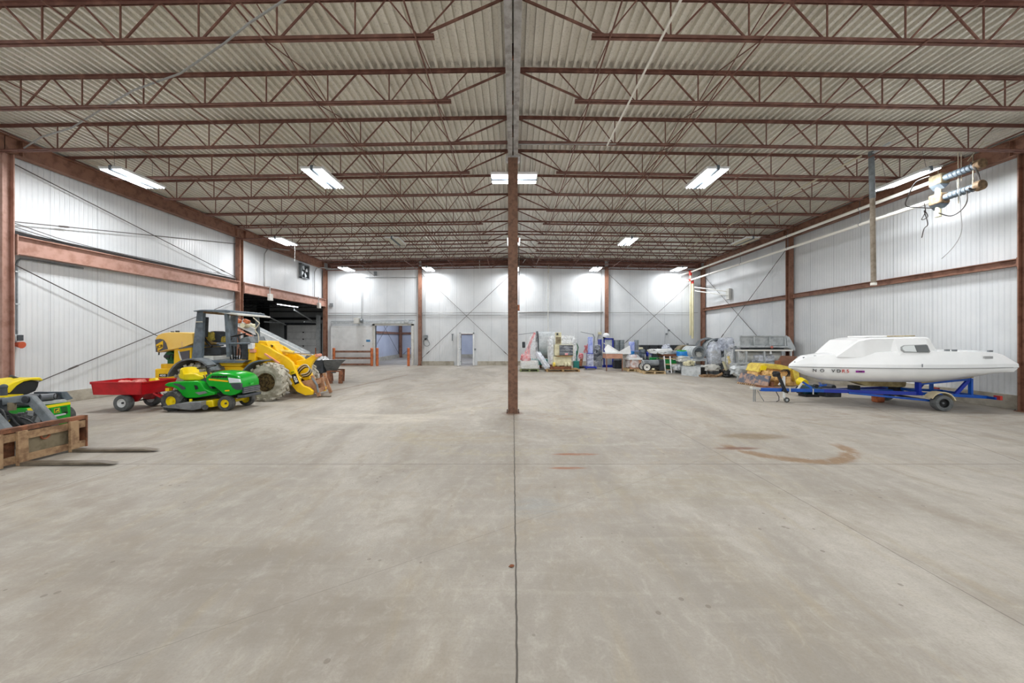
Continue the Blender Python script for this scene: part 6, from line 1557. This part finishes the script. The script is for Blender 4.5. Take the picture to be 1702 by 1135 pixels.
# o. engine parts and green box behind
t = thing('engine_block', 'small dark blue engine with pale cylinders behind the tube heater', 'engine', P3(1078, 600, 20.3)[:2]+(0,))
bx(1068, 1084, 594, 617, 20.3, 20.9).build('block', 'dark_plastic', t, bevel=.02)
bx(1076, 1084, 585, 592, 20.4, 20.8).build('cover', 'royal_blue', t, bevel=.03)
for a in (1072.5, 1079, 1081.5): MB().cyl(P3(a, 597, 20.25), P3(a, 588.5, 20.25), .035).build('cylinder', 'chrome', t)
lmp(1066, 1074, 581, 594, 20.5, 20.9, amp=.06, seed=66).build('pump', 'cab_grey', t)
MB().cyl(P3(1062, 579, 20.8), P3(1068, 579.5, 20.8), .07).build('pipe_end', 'cream', t)
t = thing('green_case', 'bright green case behind the right end of the tube heater', 'box', P3(1090, 599, 19.8)[:2]+(0,))
bx(1084, 1097, 594.5, 600.5, 19.8, 20.2).build('case', 'green_box', t, bevel=.02)
bx(1085, 1096, 600.5, 617, 19.85, 20.15).build('stand', 'off_white', t)
MB().prism(Q([(1090, 599.5), (1092, 595.5), (1093.5, 596), (1091.5, 600)], 19.79), 19.78, 19.8).build('stripe', 'off_white', [c for c in children(t) if c.name.startswith('case')][0])
# p. white wrapped pile on the slatted crate
t = thing('slatted_crate', 'wooden slatted crate with green panels below the white wrapped pile', 'crate', P3(1120, 618, 19.3)[:2]+(G,))
bx(1105, 1118, 597, 612, 19.15, 19.7).build('panel', 'green_box', t); bx(1118, 1131, 599, 604, 19.15, 19.7).build('panel', 'green_box', t); bx(1107, 1119, 607, 612.5, 19.1, 19.7).build('panel', 'dark_green', t)
for a in (1103.5, 1113.5): MB().bar(P3(a, 592, 19.0), P3(a+2.5, 620, 18.85), .05, .06).build('upright_board', 'paper_white', t)
for z0_, z1_ in ((595, 597), (604.5, 606.5), (613.5, 615.2)): bx(1104, 1132, z0_, z1_, 19.05, 19.75).build('shelf_board', 'wood_pale', t)
for a in (1130,): bx(a, a+2, 592, 616, 19.1, 19.2).build('upright_board', 'wood_pale', t)
bx(1104, 1133, 588.5, 593, 19.0, 19.9).build('top_layer', 'rust', t, bevel=.02)
t = thing('wrapped_pile', 'big white heap wrapped in plastic on top of the slatted crate', 'bundle', P3(1105, 590, 19.5)[:2]+(PX(0, 590, 19.5)[1],))
lmp(1084, 1121, 581, 588.3, 19.1, 20.0, amp=.07, seed=68).build('lower_heap', 'white_paint', t)
lmp(1103, 1120, 572, 585, 19.4, 20.0, amp=.06, seed=69, taper=.6).build('upper_heap', 'film_blue', t)
lmp(1103, 1130, 584, 589, 19.0, 19.8, amp=.05, seed=70).build('side_heap', 'galv', t)
MB().bar(P3(1076, 582, 19.5), P3(1086, 582.5, 19.5), .08, .06).build('board_end', 'cream', t)
# r. rolls, blue bundle
t = thing('paper_roll', 'cream coloured roll lying behind the blue bundle', 'roll', P3(1145, 580, 19.8))
MB().cyl(P3(1140, 580.5, 19.9), P3(1156, 581, 19.6), .20, n=22).build('roll', 'cream', t)
t = thing('olive_tarp', 'olive folded tarpaulin left of the cream roll', 'tarpaulin', P3(1133, 581, 20)[:2]+(0,))
MB().prism(Q([(1127, 582), (1134, 575), (1142, 573.5), (1152, 575), (1153, 583)], 20.4), 20.4, 21.0).build('tarp', 'rust_grey', t, bevel=.03)
bx(1126, 1154, 583, 617, 20.4, 21.0).build('rack', 'off_white', t)
t = thing('blue_bundle', 'bright blue plastic bundle between the slatted crate and the spiral ducts', 'bundle', P3(1143, 590, 18.6)[:2]+(0,))
lmp(1130, 1153, 584, 592.5, 18.6, 19.2, amp=.03, seed=72, power=.4).build('bundle', 'sky_blue', t)
lmp(1150, 1159, 590, 599, 18.4, 18.9, amp=.05, seed=73).build('bag', 'sky_blue', t)
bx(1131, 1147, 582, 584.5, 18.7, 19.1).build('green_strip', 'green_light', t)
lmp(1131, 1150, 592.5, 602, 18.5, 19.1, amp=.04, seed=74, power=.4).build('white_sack', 'off_white', t)
bx(1132, 1152, 602, 618.5, 18.6, 19.2).build('support_box', 'galv_dark', t)
single('plastic_sack', lmp(1122, 1133, 607, 615.5, 18.35, 18.8, amp=.05, seed=75), 'film', 'crumpled pale plastic sack in front of the weathered pallet', 'sack')
# ducts
def duct(cx, cy, Y0, Y1, rpx, label, wallt=.05, tilt=0.0, m='galv'):
    x, z = PX(cx, cy, Y0); r_ = rpx*Y0/F
    t = thing('duct_section', label, 'duct', (x, (Y0+Y1)/2, z-r_))
    M_ = Matrix.Translation(Vector((x, Y0, z))) @ Matrix.Rotation(tilt, 4, 'Z')
    L_ = Y1-Y0
    MB().lathe([(r_-wallt, 0), (r_, 0), (r_, L_), (r_-wallt, L_), (r_-wallt, 0)], (0, 0, 0), 'y', 32).xf(M_).build('shell', m, t)
    MB().lathe([(r_-wallt*1.4, -.03), (r_+.02, -.03), (r_+.02, .03), (r_-wallt*1.4, .03), (r_-wallt*1.4, -.03)], (0, 0, 0), 'y', 32).xf(M_).build('flange', 'galv_dark', t)
    b = MB()
    for i in range(1, 5): b.lathe([(r_, L_*i/5), (r_+.012, L_*i/5+.01), (r_, L_*i/5+.02)], (0, 0, 0), 'y', 32)
    b.xf(M_).build('seam', m, t)
    return t
d1 = duct(1162, 586, 18.0, 19.2, 10.5, 'grey duct ring with an open dark mouth behind the steel box')
lmp(1157, 1168, 585, 595, 18.1, 18.6, amp=.05, seed=76).build('stuffing', 'off_white', d1)
duct(1176, 581, 19.3, 21.2, 19.5, 'large pale duct section behind the duct ring', tilt=-.5)
duct(1193, 578.5, 18.75, 19.9, 16.0, 'large duct section with a dark rim right of the duct ring', tilt=-.25)
b = MB(); bx(1152, 1175, 596, 600, 18.0, 19.8, b); bx(1154, 1156, 600, 622, 18.0, 18.1, b); bx(1173, 1175, 600, 622, 18.0, 18.1, b); bx(1154, 1156, 600, 622, 19.6, 19.7, b); bx(1173, 1175, 600, 622, 19.6, 19.7, b); bx(1152, 1175, 607, 609, 18.0, 19.8, b)
single('duct_rack', b, 'galv', 'low steel rack carrying the duct sections', 'rack')
single('duct_stand', bx(1188, 1204, 600, 622, 18.75, 19.6), 'galv_dark', 'grey box stand under the dark rimmed duct section', 'stand')
# s. steel box
t = thing('steel_box', 'large plain galvanised box with an open dark right side', 'box', P3(1150, 624, 17.4)[:2]+(0,))
p = [PX(1133, 607, 17.8), PX(1164.5, 608, 17.0)]
A, B_ = Vector((p[0][0], 17.8, 0)), Vector((p[1][0], 17.0, 0)); n_ = Vector((-(B_-A).y, (B_-A).x, 0)).normalized()
h_ = .44
MB().bar(A+Vector((0, 0, h_/2)), B_+Vector((0, 0, h_/2)), .03, h_).build('front_plate', 'galv', t)
MB().bar(A+n_*.55+Vector((0, 0, h_/2)), B_+n_*.55+Vector((0, 0, h_/2)), .03, h_).build('back_plate', 'galv', t)
MB().bar(A+Vector((0, 0, h_/2)), A+n_*.55+Vector((0, 0, h_/2)), .03, h_).build('side_plate', 'galv', t)
MB().bar(A+n_*.27+Vector((0, 0, h_)), B_+n_*.27+Vector((0, 0, h_)), .6, .02).build('top_plate', 'galv', t)
MB().bar(B_-Vector((.05, 0, 0))+n_*.05+Vector((0, 0, h_/2)), B_-Vector((.05, 0, 0))+n_*.5+Vector((0, 0, h_/2)), .02, h_-.05).build('inner_panel', 'black', t)
single('scrap_parts', lmp(1147, 1156, 600, 607.5, 17.6, 18.0, amp=.05, seed=77).lump(*(lambda a, c: (a[0], c[0], 17.5, 17.9, c[1], a[1]))(PX(1140, 602, 17.5), PX(1150, 608, 17.5)), amp=.04, seed=78), 'cream', 'cream packing lump lying on the galvanised box', 'packing')
t = thing('floor_pallet', None, None) if False else None
pallet(1166, 1192, 16.8, 17.8, 'low wooden pallet right of the galvanised box', 'rust_tan', 0, .10)
single('white_scraps', lmp(1172, 1200, 607, 617, 17.1, 17.7, amp=.08, seed=79), 'off_white', 'heap of white scraps on the low pallet right of the galvanised box', 'heap')
# t. wrapped machine and yellow cylinders
t = thing('wrapped_column', 'upright machine wrapped in crinkled silver film left of the long steel hopper', 'machine', P3(1190, 622, 17)[:2]+(0,))
lmp(1181, 1200, 580, 607, 17.75, 18.3, amp=.05, seed=80, power=.35).build('body', 'film_blue', t)
bx(1183, 1198, 582, 606, 17.85, 18.2).build('core', 'off_white', t, bevel=.02)
lmp(1182, 1204, 569, 583, 17.85, 18.4, amp=.06, seed=81, taper=.45).build('top_wrap', 'film_blue', t)
bx(1184, 1197, 607, 623.3, 17.85, 18.2).build('base', 'galv_dark', t)
lmp(1203, 1222, 562, 584, 18.0, 18.6, amp=.07, seed=82, power=.5).build('upper_bundle', 'film_blue', t)
t = thing('cylinder_pair', 'pair of upright pale yellow hydraulic cylinders on a black base', 'cylinders', P3(1212, 626, 16.8)[:2]+(0,))
MB().cyl(P3(1208.5, 619, 16.8), P3(1202, 601, 16.8), .055, .05).build('cylinder', 'cream', t)
MB().cyl(P3(1216, 616, 16.8), P3(1210.5, 592, 16.8), .06, .055).build('cylinder', 'machine_yellow', t)
MB().cyl(P3(1210.5, 592, 16.8), P3(1209, 585, 16.8), .02).build('rod', 'chrome', t)
lmp(1206, 1224, 616, 626.5, 16.6, 17.2, amp=.05, seed=83).build('base', 'black', t)
single('curved_pipe', MB().tube([P3(a, b_, 16.9) for a, b_ in spline([(1168, 624), (1180, 625.5), (1192, 624.5), (1200, 621), (1205, 614)])], .06, 10), 'rust_tan', 'curved pinkish brown pipe lying on the floor before the yellow cylinders', 'pipe')
# u. long steel hopper
t = thing('steel_hopper', 'long grey steel hopper machine standing by the right wall behind the boat', 'machine', P3(1262, 628, 16.5)[:2]+(0,))
HY = 16.0
top = [P3(1228, 558, HY), P3(1307, 558.5, HY), P3(1307, 558.5, HY+1.1), P3(1228, 558, HY+1.1)]
bot = [P3(1228, 574, HY+.1), P3(1312, 574.5, HY+.1), P3(1312, 574.5, HY+1.0), P3(1228, 574, HY+1.0)]
MB().loft([bot, top], caps=False).add(bot, [(0, 1, 2, 3)]).build('hopper', 'galv', t, smooth=False)
MB().prism(Q([(1307, 558), (1312, 560), (1322, 578), (1322, 583), (1309, 578)], HY), HY, HY+1.1).build('end_chute', 'galv', t)
b = MB()
for a in (1229, 1253, 1279, 1305): bx(a, a+1.6, 558, 576, HY-.04, HY+.02, b)
bx(1228, 1308, 557.5, 559.2, HY-.05, HY+.0, b); bx(1226, 1316, 575, 577.5, HY-.06, HY+.1, b)
b.build('stiffener', 'galv', t)
bx(1232, 1303, 578, 581, HY+.05, HY+.9).build('conveyor_belt', 'cab_dark', t)
bx(1222, 1318, 581, 583.5, HY-.02, HY+.1).build('upper_frame_rail', 'pvc', t)
bx(1216, 1310, 603, 605.5, HY-.02, HY+.1).build('lower_frame_rail', 'galv', t)
for a in (1226, 1240, 1270, 1300, 1314):
    for y in (HY, HY+.95): MB().box(PX(a, 0, HY)[0], PX(a, 0, HY)[0]+.06, y, y+.06, 0, PX(0, 582, HY)[1]).build('leg', 'galv', t)
x0 = PX(1236, 0, HY)[0]; x1 = PX(1308, 0, HY)[0]
MB().cyl((x0, HY+.5, .98), (x1, HY+.5, .98), .26, n=20).build('tank', 'off_white', t)
bx(1226, 1308, 605, 618, HY+.15, HY+.8).build('lower_tank', 'galv', t, bevel=.02)
lmp(1256, 1290, 590, 602, HY+.05, HY+.4, amp=.04, seed=84).build('motor', 'film_blue', t)
lmp(1223, 1240, 576, 612, HY+.1, HY+.9, amp=.07, seed=85, power=.4).build('film_wrap', 'film_thin', t)
MB().ball(P3(1283, 577, HY-.08), .055).build('beacon', 'pink_bag', t)
bx(1221, 1224, 575, 603, HY+.0, HY+.1).build('drive_guard', 'galv_dark', t)
MB().cyl(P3(1281, 588.5, HY-.02), P3(1281, 584, HY-.02), .05, .03).build('oiler', 'white_paint', t)
# v. bucket blade with teeth
t = thing('toothed_blade', 'dark steel bucket blade with a toothed lower edge on the floor', 'blade', P3(1250, 640, 13.8)[:2]+(0,))
p0, p1 = Vector(P3(1226, 636, 14.5)), Vector(P3(1275, 642, 13.2)); p0.z = p1.z = 0
d_ = (p1-p0); n_ = Vector((-d_.y, d_.x, 0)).normalized()
MB().add([tuple(v) for v in (p0+Vector((0, 0, .05)), p1+Vector((0, 0, .05)), p1+n_*.12+Vector((0, 0, .42)), p0+n_*.12+Vector((0, 0, .42)), p0+n_*.05+Vector((0, 0, .05)), p1+n_*.05+Vector((0, 0, .05)), p1+n_*.18+Vector((0, 0, .42)), p0+n_*.18+Vector((0, 0, .42)))],
         [(0, 1, 2, 3), (7, 6, 5, 4), (0, 4, 5, 1), (1, 5, 6, 2), (2, 6, 7, 3), (3, 7, 4, 0)]).build('plate', 'blade_grey', t)
for i in range(14):
    c_ = p0.lerp(p1, (i+.5)/14); MB().bar(c_+Vector((0, 0, .07)), c_-n_*.05+Vector((0, 0, .0)), .05, .03).build('tooth', 'rust_tan', t)
MB().bar(p0+n_*.24+Vector((0, 0, .1)), p1+n_*.24+Vector((0, 0, .1)), .12, .2).build('back_box', 'rust', t)
# w. yellow machine carcass
t = thing('yellow_attachment', 'battered yellow and orange machine attachment on the floor left of the boat bow', 'machine', P3(1288, 645, 13)[:2]+(0,))
MB().prism(Q([(1258, 622), (1262, 608), (1268, 605), (1290, 606), (1314, 611), (1322, 622), (1326, 640), (1318, 641.5), (1275, 641), (1262, 632)], 13.7), 13.7, 14.3).build('body', 'machine_orange', t, bevel=.02)
MB().prism(Q([(1259, 618), (1263, 607), (1268, 604.5), (1296, 606), (1315, 610.5), (1316, 616), (1266, 611.5), (1264, 618)], 13.65), 13.62, 14.35).build('top_frame', 'machine_yellow', t, bevel=.01)
MB().prism(Q([(1265, 607.5), (1274, 608), (1272, 616), (1264, 615)], 13.6), 13.57, 13.64).build('panel', 'yellow_jd', t)
b = MB()
for i in range(5): b.lump(*(lambda a, c: (a[0], c[0], 13.5, 13.72, c[1], a[1]))(PX(1270+9*i, 616+i*2, 13.5), PX(1277+9*i, 630+i*2, 13.6)), amp=.03, seed=90+i)
b.build('casting', 'machine_orange', t)
MB().prism(Q([(1316, 614), (1326, 618), (1328, 632), (1320, 634)], 13.6), 13.55, 13.7).build('side_panel', 'machine_yellow', t)
b = MB()
for i in range(4): b.tube([P3(a, b_, 13.45-.02*i) for a, b_ in spline([(1296+3*i, 618), (1304+2*i, 614), (1310+i, 620), (1306+2*i, 626)])], .010, 6)
b.build('hydraulic_hose', 'black', t)
MB().bar(P3(1262, 645, 13.6)[:2]+(.03,), P3(1322, 652, 12.2)[:2]+(.03,), .3, .06).build('base_rail', 'rust', t)
single('yellow_float', MB().cyl(P3(1330, 634, 12.4), P3(1338, 637, 12.2), .15, .12).cyl(P3(1334, 640, 12.3), P3(1334, 640, 12.3)[:2]+(0,), .05), 'yellow_jd', 'round yellow drum behind the trailer jack', 'drum')
t = thing('brown_plate', 'brown steel plate leaning behind the boat bow', 'plate', P3(1312, 615, 14.2)[:2]+(0,))
MB().prism(Q([(1299, 591), (1322, 592), (1330, 594), (1330, 638), (1296, 638), (1293, 600)], 14.3), 14.3, 14.34).build('plate', 'brown_plate', t, bevel=.004)
MB().prism(Q([(1292, 600), (1296, 599), (1297, 612), (1291, 613)], 14.25), 14.2, 14.4).build('edge_bracket', 'rust', t)
single('grey_scrap', lmp(1228, 1262, 612, 626, 14.7, 15.4, amp=.08, seed=95), 'galv', 'grey scrap metal heap behind the toothed blade', 'scrap')
single('control_lever', MB().bar(P3(1243, 617, 14.6), P3(1251, 613, 14.6), .03, .03).lump(*(lambda a, c: (a[0], c[0], 14.5, 14.65, c[1], a[1]))(PX(1248, 611, 14.5), PX(1252, 617, 14.5)), amp=.01, seed=96), 'red_fit', 'small red lever sticking out of the grey scrap heap', 'lever')
# leaf on the floor
lf = P3(850, 942, EYE*F/(942-562))
b = MB(); b.add([(lf[0]+dx, lf[1]+dy, z) for dx, dy, z in ((-.022, 0, .004), (-.006, .018, .010), (.012, .02, .008), (.022, .004, .012), (.01, -.014, .006), (-.01, -.016, .010), (0, 0, .016), (-.022, 0, .001), (.022, .004, .002), (0, -.016, .002))], [(0, 1, 6), (1, 2, 6), (2, 3, 6), (3, 4, 6), (4, 5, 6), (5, 0, 6), (7, 9, 8), (0, 7, 9, 5), (3, 8, 9, 4), (0, 1, 7), (3, 2, 8)])
single('dry_leaf', b, 'leaf_brown', 'small brown dry leaf beside the floor joint in the foreground', 'leaf')
